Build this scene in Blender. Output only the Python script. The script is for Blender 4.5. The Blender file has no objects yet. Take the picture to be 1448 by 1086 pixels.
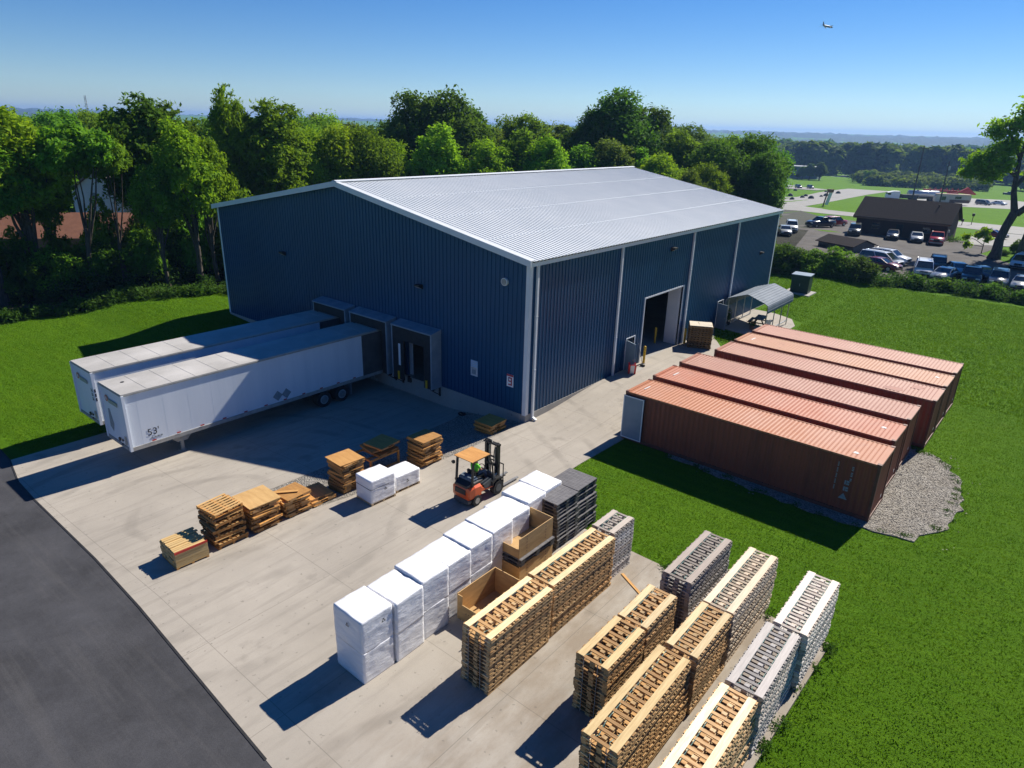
import bpy, math, random
import numpy as np
from mathutils import Vector, Matrix, Euler

S = bpy.context.scene
COL = S.collection
R = math.radians
rng = random.Random(7)
nprng = np.random.default_rng(11)

# ------------------------------------------------------------------ camera
cam_d = bpy.data.cameras.new("camera"); cam = bpy.data.objects.new("camera", cam_d); COL.objects.link(cam)
cam_d.sensor_width = 36.0; cam_d.lens = 36.0 * 954.86 / 1448.0
cam_d.clip_start = 0.3; cam_d.clip_end = 20000
def cam_matrix(yaw, pitch, roll, loc):
    f0 = Vector((-math.sin(yaw), math.cos(yaw), 0)); r0 = Vector((math.cos(yaw), math.sin(yaw), 0))
    f = f0 * math.cos(pitch) + Vector((0, 0, -math.sin(pitch)))
    u0 = r0.cross(f)
    r = r0 * math.cos(roll) + u0 * math.sin(roll); u = u0 * math.cos(roll) - r0 * math.sin(roll)
    m = Matrix((r, u, -f)).transposed().to_4x4(); m.translation = loc
    return m
cam.matrix_world = cam_matrix(0.6826, 0.3642, 0.0291, Vector((21.109, -27.182, 15.410)))
S.camera = cam

# ------------------------------------------------------------------ sky, sun, exposure
SUN = Vector((0.15, 1.12, 1.0)).normalized()
SUN_EL = math.asin(SUN.z); SUN_AZ = math.atan2(SUN.x, SUN.y)
W = bpy.data.worlds.new("World"); S.world = W; W.use_nodes = True
wn = W.node_tree.nodes; wl = W.node_tree.links
sky = wn.new("ShaderNodeTexSky"); sky.sky_type = 'NISHITA'; sky.sun_disc = False
sky.sun_elevation = SUN_EL; sky.sun_rotation = SUN_AZ
sky.air_density = 0.85; sky.dust_density = 0.0; sky.ozone_density = 3.2; sky.altitude = 0
hs = wn.new("ShaderNodeHueSaturation"); hs.inputs["Hue"].default_value = 0.507; hs.inputs["Saturation"].default_value = 1.36; hs.inputs["Value"].default_value = 1.0
bg = wn["Background"]; bg.inputs["Strength"].default_value = 0.061
tint = wn.new("ShaderNodeMix"); tint.data_type = 'RGBA'; tint.blend_type = 'MULTIPLY'; tint.inputs[0].default_value = 1.0; tint.inputs[7].default_value = (.88, .965, 1.09, 1)
wl.new(sky.outputs[0], hs.inputs["Color"]); wl.new(hs.outputs[0], tint.inputs[6]); wl.new(tint.outputs[2], bg.inputs["Color"])
sun_d = bpy.data.lights.new("sun", 'SUN'); sun_d.energy = 5.0; sun_d.angle = R(0.5); sun_d.color = (1.0, 0.94, 0.83)
sun = bpy.data.objects.new("sun", sun_d); COL.objects.link(sun)
sun.rotation_euler = SUN.to_track_quat('Z', 'Y').to_euler(); sun.location = (20, 60, 60)
S.view_settings.view_transform = 'Standard'; S.view_settings.look = 'None'
S.view_settings.exposure = 0.62; S.view_settings.gamma = 1.0
S.render.engine = 'CYCLES'
S.cycles.max_bounces = 6; S.cycles.diffuse_bounces = 3; S.cycles.glossy_bounces = 3
S.cycles.transmission_bounces = 4; S.cycles.volume_bounces = 0; S.cycles.transparent_max_bounces = 4
S.cycles.use_denoising = True; S.cycles.sample_clamp_indirect = 6.0

# ------------------------------------------------------------------ mesh builder
class MB:
    def __init__(s): s.v = []; s.f = []; s.m = []; s.s = []; s.cm = 0
    def add(s, vs, fs, smooth=False):
        o = len(s.v); s.v.extend([tuple(v) for v in vs])
        for f in fs: s.f.append([i + o for i in f]); s.m.append(s.cm); s.s.append(smooth)
        return s
    def box(s, x0, x1, y0, y1, z0, z1):
        return s.add([(x0,y0,z0),(x1,y0,z0),(x1,y1,z0),(x0,y1,z0),(x0,y0,z1),(x1,y0,z1),(x1,y1,z1),(x0,y1,z1)],
              [(3,2,1,0),(4,5,6,7),(0,1,5,4),(1,2,6,5),(2,3,7,6),(3,0,4,7)])
    def obb(s, c, size, rot=(0,0,0)):
        M = Euler(rot).to_matrix(); h = [q / 2 for q in size]; c = Vector(c)
        vs = [c + M @ Vector((a*h[0], b*h[1], d*h[2])) for d in (-1,1) for a, b in ((-1,-1),(1,-1),(1,1),(-1,1))]
        return s.add(vs, [(3,2,1,0),(4,5,6,7),(0,1,5,4),(1,2,6,5),(2,3,7,6),(3,0,4,7)])
    def bar(s, a, b, w, h=None, up=(0,0,1)):
        a = Vector(a); b = Vector(b); d = (b - a).normalized(); h = h or w; up = Vector(up)
        if abs(d.dot(up)) > .98: up = Vector((1,0,0))
        r = d.cross(up).normalized() * (w/2); u = r.cross(d).normalized() * (h/2)
        vs = [p + q for p in (a, b) for q in (-r-u, r-u, r+u, -r+u)]
        return s.add(vs, [(0,1,2,3)[::-1],(4,5,6,7)[::-1][::-1],(0,4,5,1)[::-1],(1,5,6,2)[::-1],(2,6,7,3)[::-1],(3,7,4,0)[::-1]])
    def tube(s, pts, rad, n=8, cap=True, smooth=True):
        pts = [Vector(p) for p in pts]
        if not isinstance(rad, (list, tuple)): rad = [rad]*len(pts)
        vs = []; ref = None
        for i, p in enumerate(pts):
            d = (pts[min(i+1, len(pts)-1)] - pts[max(i-1, 0)]).normalized()
            if ref is None: ref = Vector((0,0,1)) if abs(d.z) < .9 else Vector((1,0,0))
            r = d.cross(ref).normalized(); u = r.cross(d).normalized(); ref = u
            for k in range(n):
                a = 2*math.pi*k/n; vs.append(p + (r*math.cos(a) + u*math.sin(a))*rad[i])
        fs = []
        for i in range(len(pts)-1):
            for k in range(n):
                k2 = (k+1) % n; fs.append((i*n+k, (i+1)*n+k, (i+1)*n+k2, i*n+k2))
        s.add(vs, fs, smooth)
        if cap:
            s.add(vs[:n], [tuple(range(n))]); s.add(vs[-n:], [tuple(range(n))[::-1]])
        return s
    def cyl(s, c, r, h, n=16, axis='z', smooth=True):
        c = Vector(c); d = {'x': Vector((1,0,0)), 'y': Vector((0,1,0)), 'z': Vector((0,0,1))}[axis]
        return s.tube([c, c + d*h], r, n, True, smooth)
    def prism(s, poly, a, b, axis='y'):
        # poly: list of 2-D points, extruded along axis from a to b
        f = {'y': lambda p, t: (p[0], t, p[1]), 'x': lambda p, t: (t, p[0], p[1]), 'z': lambda p, t: (p[0], p[1], t)}[axis]
        n = len(poly); vs = [f(p, a) for p in poly] + [f(p, b) for p in poly]
        return s.add(vs, [tuple(range(n)), tuple(range(n, 2*n))[::-1]] + [(i, i+n, (i+1) % n + n, (i+1) % n) for i in range(n)])
    def loft(s, secs, smooth=False, cap=True):
        n = len(secs[0]); vs = [p for q in secs for p in q]; fs = []
        for i in range(len(secs)-1):
            for k in range(n):
                k2 = (k+1) % n; fs.append((i*n+k, i*n+k2, (i+1)*n+k2, (i+1)*n+k))
        s.add(vs, fs, smooth)
        if cap: s.add(secs[0], [tuple(range(n))[::-1]]); s.add(secs[-1], [tuple(range(n))])
        return s
    def mesh(s, name, mats):
        me = bpy.data.meshes.new(name); me.from_pydata(s.v, [], s.f); 
        for m in (mats if isinstance(mats, (list, tuple)) else [mats]): me.materials.append(m)
        me.polygons.foreach_set("material_index", s.m); me.polygons.foreach_set("use_smooth", s.s)
        me.update(); fix_normals(me)
        return me
    def build(s, name, mats, parent=None, loc=(0,0,0), rot=(0,0,0)):
        return link(name, s.mesh(name, mats), parent, loc, rot)
import bmesh
def fix_normals(me):
    bm = bmesh.new(); bm.from_mesh(me); bmesh.ops.recalc_face_normals(bm, faces=bm.faces); bm.to_mesh(me); bm.free()
def link(name, data, parent=None, loc=(0,0,0), rot=(0,0,0)):
    o = bpy.data.objects.new(name, data); COL.objects.link(o); o.location = loc; o.rotation_euler = rot
    if parent is not None: o.parent = parent
    return o
def tag(o, label, cat, group=None):
    o['label'] = label; o['category'] = cat
    if group: o['group'] = group
    return o
def thing(name, label, cat, loc=(0,0,0), rz=0.0, group=None):
    return tag(link(name, None, None, loc, (0,0,rz)), label, cat, group)
def structure(o): o['kind'] = 'structure'; return o
def stuff(o): o['kind'] = 'stuff'; return o
def dup(root, loc, rot=(0,0,0), label=None, scale=None, color=None, group=None):
    r = root.copy(); COL.objects.link(r); r.location = loc; r.rotation_euler = rot
    if scale: r.scale = scale
    if label: r['label'] = label
    if group: r['group'] = group
    if color: r.color = color
    for ch in list(root.children):
        c = ch.copy(); COL.objects.link(c); c.parent = r
        if color: c.color = color
        for gch in ch.children:
            d = gch.copy(); COL.objects.link(d); d.parent = c
            if color: d.color = color
    return r
ORD = "first second third fourth fifth sixth seventh eighth ninth tenth eleventh twelfth thirteenth fourteenth fifteenth sixteenth seventeenth eighteenth nineteenth twentieth".split()
ORD += ["twenty-" + o for o in ORD[:9]]

def quad_cloud(name, C, N, size, mat, aspect=1.5, fold=0.25):
    """many leaf-sized faces: centres C, normals N, half sizes"""
    n = len(C); N = N / np.maximum(np.linalg.norm(N, axis=1, keepdims=True), 1e-6)
    a = nprng.normal(size=(n, 3)); a -= (a*N).sum(1, keepdims=True)*N; a /= np.maximum(np.linalg.norm(a, axis=1, keepdims=True), 1e-6)
    b = np.cross(N, a); s = np.asarray(size).reshape(-1, 1)*np.ones((n, 1))
    V = np.empty((n, 4, 3)); V[:, 0] = C - a*s*aspect; V[:, 1] = C - b*s*.62 + N*s*fold; V[:, 2] = C + a*s*aspect; V[:, 3] = C + b*s*.62 + N*s*fold
    return raw_mesh(name, V.reshape(-1, 3), np.arange(4*n).reshape(n, 4), mat)
def raw_mesh(name, V, F, mat, smooth=False):
    me = bpy.data.meshes.new(name); k = F.shape[1]; n = len(F)
    me.vertices.add(len(V)); me.vertices.foreach_set("co", np.asarray(V, np.float32).ravel())
    me.loops.add(n*k); me.loops.foreach_set("vertex_index", F.astype(np.int32).ravel())
    me.polygons.add(n); me.polygons.foreach_set("loop_start", np.arange(0, n*k, k, dtype=np.int32))
    try: me.polygons.foreach_set("loop_total", np.full(n, k, np.int32))
    except Exception: pass
    me.materials.append(mat); me.update(calc_edges=True); me.validate()
    if smooth: me.polygons.foreach_set("use_smooth", np.ones(n, bool))
    return me

# ------------------------------------------------------------------ materials
def newmat(name):
    m = bpy.data.materials.new(name); m.use_nodes = True
    return m, m.node_tree.nodes, m.node_tree.links, m.node_tree.nodes["Principled BSDF"]
def rgba(c): return (c[0], c[1], c[2], 1)
def coords(n, l, kind='Object', scale=(1,1,1), rot=(0,0,0)):
    tc = n.new("ShaderNodeTexCoord"); mp = n.new("ShaderNodeMapping"); mp.inputs["Scale"].default_value = scale; mp.inputs["Rotation"].default_value = rot
    l.new(tc.outputs[kind], mp.inputs[0]); return mp.outputs[0]
def noise(n, l, vec, scale, detail=5, rough=.6):
    t = n.new("ShaderNodeTexNoise"); t.inputs["Scale"].default_value = scale; t.inputs["Detail"].default_value = detail; t.inputs["Roughness"].default_value = rough
    l.new(vec, t.inputs["Vector"]); return t.outputs["Fac"]
def ramp(n, l, fac, a, b, c0=(0,0,0), c1=(1,1,1)):
    r = n.new("ShaderNodeValToRGB"); r.color_ramp.elements[0].position = a; r.color_ramp.elements[1].position = b
    r.color_ramp.elements[0].color = rgba(c0); r.color_ramp.elements[1].color = rgba(c1); l.new(fac, r.inputs[0]); return r.outputs[0]
def mix(n, l, fac, a, b, mode='MIX'):
    x = n.new("ShaderNodeMix"); x.data_type = 'RGBA'; x.blend_type = mode
    for sock, val in ((x.inputs[0], fac), (x.inputs[6], a), (x.inputs[7], b)):
        if isinstance(val, (int, float)): sock.default_value = val
        elif isinstance(val, tuple): sock.default_value = rgba(val)
        else: l.new(val, sock)
    return x.outputs[2]
def math_(n, l, op, a, b=0.0):
    x = n.new("ShaderNodeMath"); x.operation = op
    for sock, val in ((x.inputs[0], a), (x.inputs[1], b)):
        if isinstance(val, (int, float)): sock.default_value = val
        else: l.new(val, sock)
    return x.outputs[0]
def bump(n, l, h, p, strength, dist=.02):
    b = n.new("ShaderNodeBump"); b.inputs["Strength"].default_value = strength; b.inputs["Distance"].default_value = dist
    l.new(h, b.inputs["Height"]); l.new(b.outputs[0], p.inputs["Normal"])
def pm(name, c1, c2=None, scale=2.0, rough=.6, metal=0.0, bmp=0.0, bscale=30, stretch=(1,1,1), rnd=0.0, use_color=False, lo=.35, hi=.65, dist=.02, spec=.5, coat=0):
    m, n, l, p = newmat(name); p.inputs["Roughness"].default_value = rough; p.inputs["Metallic"].default_value = metal
    p.inputs["Specular IOR Level"].default_value = spec; p.inputs["Coat Weight"].default_value = coat
    v = coords(n, l, 'Object', stretch)
    col = None
    if c2 is not None: col = mix(n, l, ramp(n, l, noise(n, l, v, scale), lo, hi), c1, c2)
    else:
        q = n.new("ShaderNodeRGB"); q.outputs[0].default_value = rgba(c1); col = q.outputs[0]
    oi = n.new("ShaderNodeObjectInfo")
    if use_color: col = mix(n, l, 1.0, col, oi.outputs["Color"], 'MULTIPLY')
    if rnd:
        h = n.new("ShaderNodeHueSaturation"); l.new(col, h.inputs["Color"])
        l.new(math_(n, l, 'ADD', math_(n, l, 'MULTIPLY', oi.outputs["Random"], 2*rnd), 1-rnd), h.inputs["Value"]); col = h.outputs[0]
    l.new(col, p.inputs["Base Color"])
    if bmp: bump(n, l, noise(n, l, v, bscale, 6), p, bmp, dist)
    return m
# ---- named materials
def concrete_mat(name, base, joints=True, streak_axis='y', wear=1.0):
    m, n, l, p = newmat(name); p.inputs["Roughness"].default_value = .85; p.inputs["Specular IOR Level"].default_value = .25
    v = coords(n, l, 'Object'); c = base; dk = tuple(q*.62 for q in base); lt = tuple(min(1, q*1.13) for q in base)
    col = mix(n, l, ramp(n, l, noise(n, l, v, .22, 6, .65), .3, .72), tuple(q*.86 for q in base), lt)
    vs = coords(n, l, 'Object', (1.1, .09, 1) if streak_axis == 'y' else (.09, 1.1, 1), (0, 0, R(4)))
    col = mix(n, l, math_(n, l, 'MULTIPLY', ramp(n, l, noise(n, l, vs, 2.2, 5, .7), .5, .78), .45*wear), col, dk)
    # tyre arcs
    w = n.new("ShaderNodeTexWave"); w.wave_type = 'RINGS'; w.rings_direction = 'Z'; w.inputs["Scale"].default_value = .16; w.inputs["Distortion"].default_value = 3.0; w.inputs["Detail"].default_value = 3
    va = n.new("ShaderNodeVectorMath"); va.operation = 'ADD'; va.inputs[1].default_value = (5, 16, 0); l.new(v, va.inputs[0]); l.new(va.outputs[0], w.inputs["Vector"])
    arcs = math_(n, l, 'MULTIPLY', ramp(n, l, w.outputs["Fac"], .80, .98), ramp(n, l, noise(n, l, v, .35, 3), .46, .62))
    col = mix(n, l, math_(n, l, 'MULTIPLY', arcs, .34*wear), col, dk)
    spots = ramp(n, l, noise(n, l, v, 1.7, 3, .5), .68, .78)
    col = mix(n, l, math_(n, l, 'MULTIPLY', spots, .35), col, dk)
    if joints:
        sp = n.new("ShaderNodeSeparateXYZ"); l.new(v, sp.inputs[0])
        area = math_(n, l, 'MULTIPLY', ramp(n, l, math_(n, l, 'DIVIDE', sp.outputs['X'], 20), .44, .58), ramp(n, l, noise(n, l, coords(n, l, 'Object', (1, .45, 1)), .7, 6, .7), .38, .62))
        col = mix(n, l, math_(n, l, 'MULTIPLY', area, .62), col, (.205, .155, .105))
        oil = ramp(n, l, noise(n, l, v, .55, 7, .55), .63, .70); col = mix(n, l, math_(n, l, 'MULTIPLY', oil, .4), col, tuple(q*.5 for q in base))
    drip = ramp(n, l, noise(n, l, v, 6.0, 2, .4), .70, .74)
    col = mix(n, l, math_(n, l, 'MULTIPLY', drip, .5), col, tuple(q*.4 for q in base))
    fine = noise(n, l, v, 55, 4)
    col = mix(n, l, .12, col, mix(n, l, fine, (0, 0, 0), (1, 1, 1)), 'OVERLAY')
    if joints:
        sx = n.new("ShaderNodeSeparateXYZ"); l.new(v, sx.inputs[0]); js = None
        for ax, per, off in (('X', 4.2, .9), ('Y', 4.6, 1.6)):
            a = math_(n, l, 'PINGPONG', math_(n, l, 'ADD', sx.outputs[ax], off), per/2)
            j = math_(n, l, 'LESS_THAN', a, .012); js = j if js is None else math_(n, l, 'MAXIMUM', js, j)
        col = mix(n, l, math_(n, l, 'MULTIPLY', js, .40), col, tuple(q*.28 for q in base))
    l.new(col, p.inputs["Base Color"]); bump(n, l, noise(n, l, v, 40, 6), p, .25, .01)
    return m
M = {}
M['concrete'] = concrete_mat("yard_concrete", (.365, .328, .280), wear=1.5)
M['found'] = concrete_mat("foundation_concrete", (.34, .325, .30), False, wear=.6)
M['roadlight'] = concrete_mat("pale_road", (.27, .262, .245), False, wear=.5)
def asphalt_mat(name, base):
    m, n, l, p = newmat(name); p.inputs["Roughness"].default_value = .92; p.inputs["Specular IOR Level"].default_value = .2
    v = coords(n, l, 'Object')
    col = mix(n, l, ramp(n, l, noise(n, l, v, .3, 7, .72), .32, .7), tuple(q*.72 for q in base), tuple(q*1.45 for q in base))
    vs = coords(n, l, 'Object', (.06, 1.2, 1), (0, 0, R(8)))
    col = mix(n, l, math_(n, l, 'MULTIPLY', ramp(n, l, noise(n, l, vs, 1.3, 5, .7), .5, .75), .5), col, tuple(q*1.9 for q in (base[0]*1.05, base[1], base[2]*.9)))
    crack = n.new("ShaderNodeTexVoronoi"); crack.feature = 'DISTANCE_TO_EDGE'; crack.inputs["Scale"].default_value = .35
    wv = n.new("ShaderNodeVectorMath"); wv.operation = 'ADD'; l.new(v, wv.inputs[0])
    nz = n.new("ShaderNodeTexNoise"); nz.inputs["Scale"].default_value = .8; l.new(v, nz.inputs["Vector"]); l.new(nz.outputs["Color"], wv.inputs[1]); l.new(wv.outputs[0], crack.inputs["Vector"])
    ck = math_(n, l, 'MULTIPLY', math_(n, l, 'LESS_THAN', crack.outputs["Distance"], .003), .12)
    col = mix(n, l, ck, col, tuple(q*.35 for q in base))
    g = noise(n, l, v, 34, 6, .8); col = mix(n, l, .8, col, mix(n, l, g, (.0,.0,.0), (1,1,1)), 'OVERLAY')
    l.new(col, p.inputs["Base Color"]); bump(n, l, noise(n, l, v, 60, 5), p, .5, .01)
    return m
M['asphalt'] = asphalt_mat("asphalt", (.050, .050, .055))
M['lot'] = asphalt_mat("parking_asphalt", (.085, .078, .074))
def grass_mat(name, a, b, c):
    m, n, l, p = newmat(name); p.inputs["Roughness"].default_value = .95; p.inputs["Specular IOR Level"].default_value = .08
    v = coords(n, l, 'Object')
    col = mix(n, l, ramp(n, l, noise(n, l, v, .12, 6, .7), .3, .7), a, b)
    vs = coords(n, l, 'Object', (.35, 1.3, 1), (0, 0, R(12)))
    col = mix(n, l, math_(n, l, 'MULTIPLY', ramp(n, l, noise(n, l, vs, 1.6, 6, .75), .48, .75), .7), col, c)
    col = mix(n, l, math_(n, l, 'MULTIPLY', ramp(n, l, noise(n, l, v, 9, 5, .8), .45, .75), .5), col, tuple(q*.45 for q in a))
    mw = n.new("ShaderNodeTexWave"); mw.inputs["Scale"].default_value = .42; mw.inputs["Distortion"].default_value = 2.2; mw.inputs["Detail"].default_value = 4; mw.inputs["Detail Scale"].default_value = 1.6; l.new(coords(n, l, 'Object', (.25, 1, 1), (0, 0, R(80))), mw.inputs["Vector"])
    col = mix(n, l, math_(n, l, 'MULTIPLY', mw.outputs["Fac"], .30), col, tuple(q*.62 for q in b))
    dry = ramp(n, l, noise(n, l, v, .35, 7, .75), .60, .74); col = mix(n, l, math_(n, l, 'MULTIPLY', dry, .35), col, (.16, .19, .03))
    l.new(col, p.inputs["Base Color"]); bump(n, l, noise(n, l, v, 7, 7, .8), p, 1.0, .16)
    return m
M['lawn'] = grass_mat("lawn", (.078, .185, .005), (.105, .225, .007), (.145, .260, .010))
def blade_mat(name, a, b, tr=.35):
    m, n, l, p = newmat(name); p.inputs["Roughness"].default_value = .8; p.inputs["Specular IOR Level"].default_value = .1
    v = coords(n, l, 'Object'); col = mix(n, l, ramp(n, l, noise(n, l, v, .5, 6, .75), .35, .68), a, b)
    vs = coords(n, l, 'Object', (.4, 1.5, 1), (0, 0, R(12))); col = mix(n, l, math_(n, l, 'MULTIPLY', ramp(n, l, noise(n, l, vs, 1.1, 6, .75), .42, .68), .55), col, tuple(q*.52 for q in a))
    col = mix(n, l, math_(n, l, 'MULTIPLY', ramp(n, l, noise(n, l, v, .16, 6, .7), .56, .72), .4), col, (b[0]*1.35, b[1]*1.08, b[2]*1.6)); l.new(col, p.inputs["Base Color"])
    t = n.new("ShaderNodeBsdfTranslucent"); l.new(col, t.inputs[0]); ms = n.new("ShaderNodeMixShader"); ms.inputs[0].default_value = tr
    l.new(p.outputs[0], ms.inputs[1]); l.new(t.outputs[0], ms.inputs[2]); l.new(ms.outputs[0], n["Material Output"].inputs[0])
    return m
M['blade'] = blade_mat("grass_blades", (.090, .205, .004), (.158, .280, .008), .45)
M['weeds'] = blade_mat("weed_leaves", (.050, .125, .012), (.100, .185, .026), .45)
M['under'] = blade_mat("undergrowth_leaves", (.022, .060, .010), (.045, .100, .016))
def leaf_mat(name):
    m, n, l, p = newmat(name); p.inputs["Roughness"].default_value = .7; p.inputs["Specular IOR Level"].default_value = .06
    v = coords(n, l, 'Object'); oi = n.new("ShaderNodeObjectInfo")
    f = ramp(n, l, noise(n, l, v, .55, 5, .75), .3, .7, (.62, .66, .6), (1.35, 1.28, 1.1))
    col = mix(n, l, 1.0, oi.outputs["Color"], f, 'MULTIPLY')
    h = n.new("ShaderNodeHueSaturation"); l.new(col, h.inputs["Color"])
    l.new(math_(n, l, 'ADD', math_(n, l, 'MULTIPLY', oi.outputs["Random"], .03), .485), h.inputs["Hue"])
    l.new(math_(n, l, 'ADD', math_(n, l, 'MULTIPLY', oi.outputs["Random"], .3), .85), h.inputs["Value"])
    l.new(h.outputs[0], p.inputs["Base Color"])
    t = n.new("ShaderNodeBsdfTranslucent"); l.new(mix(n, l, 1.0, h.outputs[0], (1.25, 1.15, .5), 'MULTIPLY'), t.inputs[0])
    ms = n.new("ShaderNodeMixShader"); ms.inputs[0].default_value = .48
    l.new(p.outputs[0], ms.inputs[1]); l.new(t.outputs[0], ms.inputs[2]); l.new(ms.outputs[0], n["Material Output"].inputs[0])
    return m
M['leaf'] = leaf_mat("leaves")
M['bark'] = pm("bark", (.045, .036, .028), (.115, .095, .075), 3, .95, bmp=.8, bscale=9, stretch=(3, 3, .6))
M['soil'] = pm("forest_soil", (.018, .020, .010), (.040, .042, .018), .8, .97, bmp=.6, bscale=6)
M['gravel'] = None
def gravel_mat(name, base):
    m, n, l, p = newmat(name); p.inputs["Roughness"].default_value = .9
    v = coords(n, l, 'Object'); vo = n.new("ShaderNodeTexVoronoi"); vo.inputs["Scale"].default_value = 17; l.new(v, vo.inputs["Vector"])
    sep = n.new("ShaderNodeSeparateColor"); l.new(vo.outputs["Color"], sep.inputs[0])
    col = mix(n, l, sep.outputs[0], tuple(q*.45 for q in base), tuple(q*1.5 for q in base))
    col = mix(n, l, ramp(n, l, noise(n, l, v, .7, 4), .35, .7), col, mix(n, l, .5, col, (.20, .17, .13)))
    l.new(col, p.inputs["Base Color"])
    inv = math_(n, l, 'SUBTRACT', 1.0, vo.outputs["Distance"]); bump(n, l, inv, p, 1.0, .06)
    return m
M['gravel'] = gravel_mat("gravel", (.27, .25, .22))
M['blue'] = pm("blue_siding", (.001, .052, .132), (.002, .062, .152), .25, .42, bmp=.04, bscale=2, spec=.45)
M['bluedoor'] = pm("blue_grey_door", (.16, .22, .28), (.20, .26, .32), 1.5, .5)
M['roof'] = pm("galvanised_roof", (.60, .63, .64), (.68, .70, .70), .35, .45, metal=.12, bmp=.05, bscale=3)
M['roofrib'] = pm("galvanised_rib", (.64, .67, .68), (.70, .72, .72), .5, .4, metal=.15)
M['shedroof'] = pm("grey_carport_roof", (.15, .18, .22), (.20, .23, .27), .8, .7, spec=.15)
M['trim'] = pm("white_trim", (.62, .65, .68), (.70, .72, .74), 1, .45)
M['dark'] = pm("dark_rubber", (.010, .010, .011), (.020, .020, .022), 4, .75)
M['black'] = pm("black_metal", (.012, .012, .013), (.022, .022, .024), 3, .45)
M['shelter'] = pm("grey_shelter_fabric", (.17, .22, .27), (.24, .29, .34), 1.5, .7, bmp=.1, bscale=3)
M['interior'] = pm("interior_panel", (.05, .06, .07), (.08, .09, .10), 1, .8)
M['yellow'] = pm("yellow_paint", (.62, .36, .01), (.75, .46, .02), 4, .45)
M['steel'] = pm("worn_steel", (.28, .28, .29), (.42, .42, .42), 6, .45, metal=.7)
M['trailer'] = pm("trailer_white_panel", (.62, .67, .74), (.70, .74, .80), .8, .42, stretch=(1, 1.6, .12), bmp=.03, bscale=2)
M['troof'] = pm("trailer_roof", (.36, .345, .325), (.50, .48, .46), .5, .6, stretch=(1, .7, 1), bmp=.08, bscale=2)
M['rail'] = pm("trailer_rail", (.30, .30, .29), (.42, .41, .39), 3, .5, metal=.3)
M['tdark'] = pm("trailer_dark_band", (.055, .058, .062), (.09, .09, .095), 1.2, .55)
M['rubber'] = pm("tyre_rubber", (.012, .012, .012), (.028, .027, .026), 9, .85)
M['rim'] = pm("steel_rim", (.42, .43, .45), (.60, .60, .62), 9, .35, metal=.6)
M['redlamp'] = pm("red_marker", (.45, .03, .02), None, rough=.3)
M['mark'] = pm("dark_marking", (.025, .028, .035), None, rough=.6)
M['greymark'] = pm("grey_marking", (.20, .23, .26), (.26, .29, .31), 8, .6)
M['whitemark'] = pm("white_marking", (.50, .48, .46), (.66, .64, .62), 12, .6)
M['oramark'] = pm("orange_marking", (.45, .16, .09), (.55, .25, .16), 12, .6)
M['grnmark'] = pm("green_marking", (.24, .31, .24), (.34, .38, .30), 12, .6)
M['film'] = pm("white_stretch_film", (.74, .74, .765), (.82, .82, .84), 2.5, .28, bmp=.55, bscale=6, stretch=(.7, .7, 2.6), dist=.035, spec=.5)
def wood(name, a, b, rnd=.25, sc=3.0, st=(6, .5, 6)):
    m = pm(name, a, b, sc, .78, bmp=.3, bscale=14, stretch=st, rnd=rnd, use_color=True, lo=.3, hi=.7)
    return m
M['pine'] = wood("pallet_pine", (.34, .235, .125), (.56, .42, .25), .12)
M['pineedge'] = wood("pallet_pine_edge", (.56, .46, .29), (.76, .67, .47), .08)
M['greywood'] = wood("weathered_pallet_wood", (.36, .34, .325), (.56, .54, .52), .12)
M['greyedge'] = wood("weathered_pallet_edge", (.50, .47, .44), (.66, .62, .58), .08)
M['greydark'] = wood("weathered_pallet_inner", (.27, .25, .235), (.42, .40, .38), .15, st=(.5, 6, 6))
M['pinedark'] = wood("pallet_pine_inner", (.31, .185, .085), (.50, .33, .165), .15, st=(.5, 6, 6))
M['panelwood'] = wood("orange_panel_wood", (.40, .20, .055), (.58, .32, .10), .22, 2.5, (.6, 5, 5))
M['plywood'] = wood("plywood", (.42, .245, .095), (.56, .36, .16), .1, 1.6, (.7, 3.5, 3.5))
M['binwood'] = wood("bin_plywood", (.40, .24, .095), (.56, .36, .155), .1, 1.8, (.8, .8, 3.0))
M['lumber'] = wood("lumber", (.48, .33, .15), (.66, .50, .27), .1, 2.0, (5, .4, 5))
M['bplastic'] = pm("black_plastic", (.035, .035, .038), (.065, .065, .070), 2.5, .6, bmp=.15, bscale=10, rnd=.3, stretch=(5, 1, 5))
M['gplastic'] = pm("grey_weathered_deck", (.095, .090, .095), (.16, .152, .156), 2.5, .55, bmp=.2, bscale=10, rnd=.15, stretch=(1, 6, 1))
M['strap'] = pm("grey_strap", (.24, .25, .26), None, rough=.5)
M['teal'] = pm("teal_strap", (.03, .17, .16), (.07, .24, .22), 6, .4)
M['glass'] = pm("dark_glass", (.015, .02, .025), None, rough=.06, spec=.9)
M['paint'] = pm("car_paint", (1, 1, 1), None, rough=.28, use_color=True, coat=.6)
M['carblack'] = pm("car_trim", (.015, .015, .016), None, rough=.5)
M['lamp'] = pm("lamp_lens", (.75, .74, .70), None, rough=.15)
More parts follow.
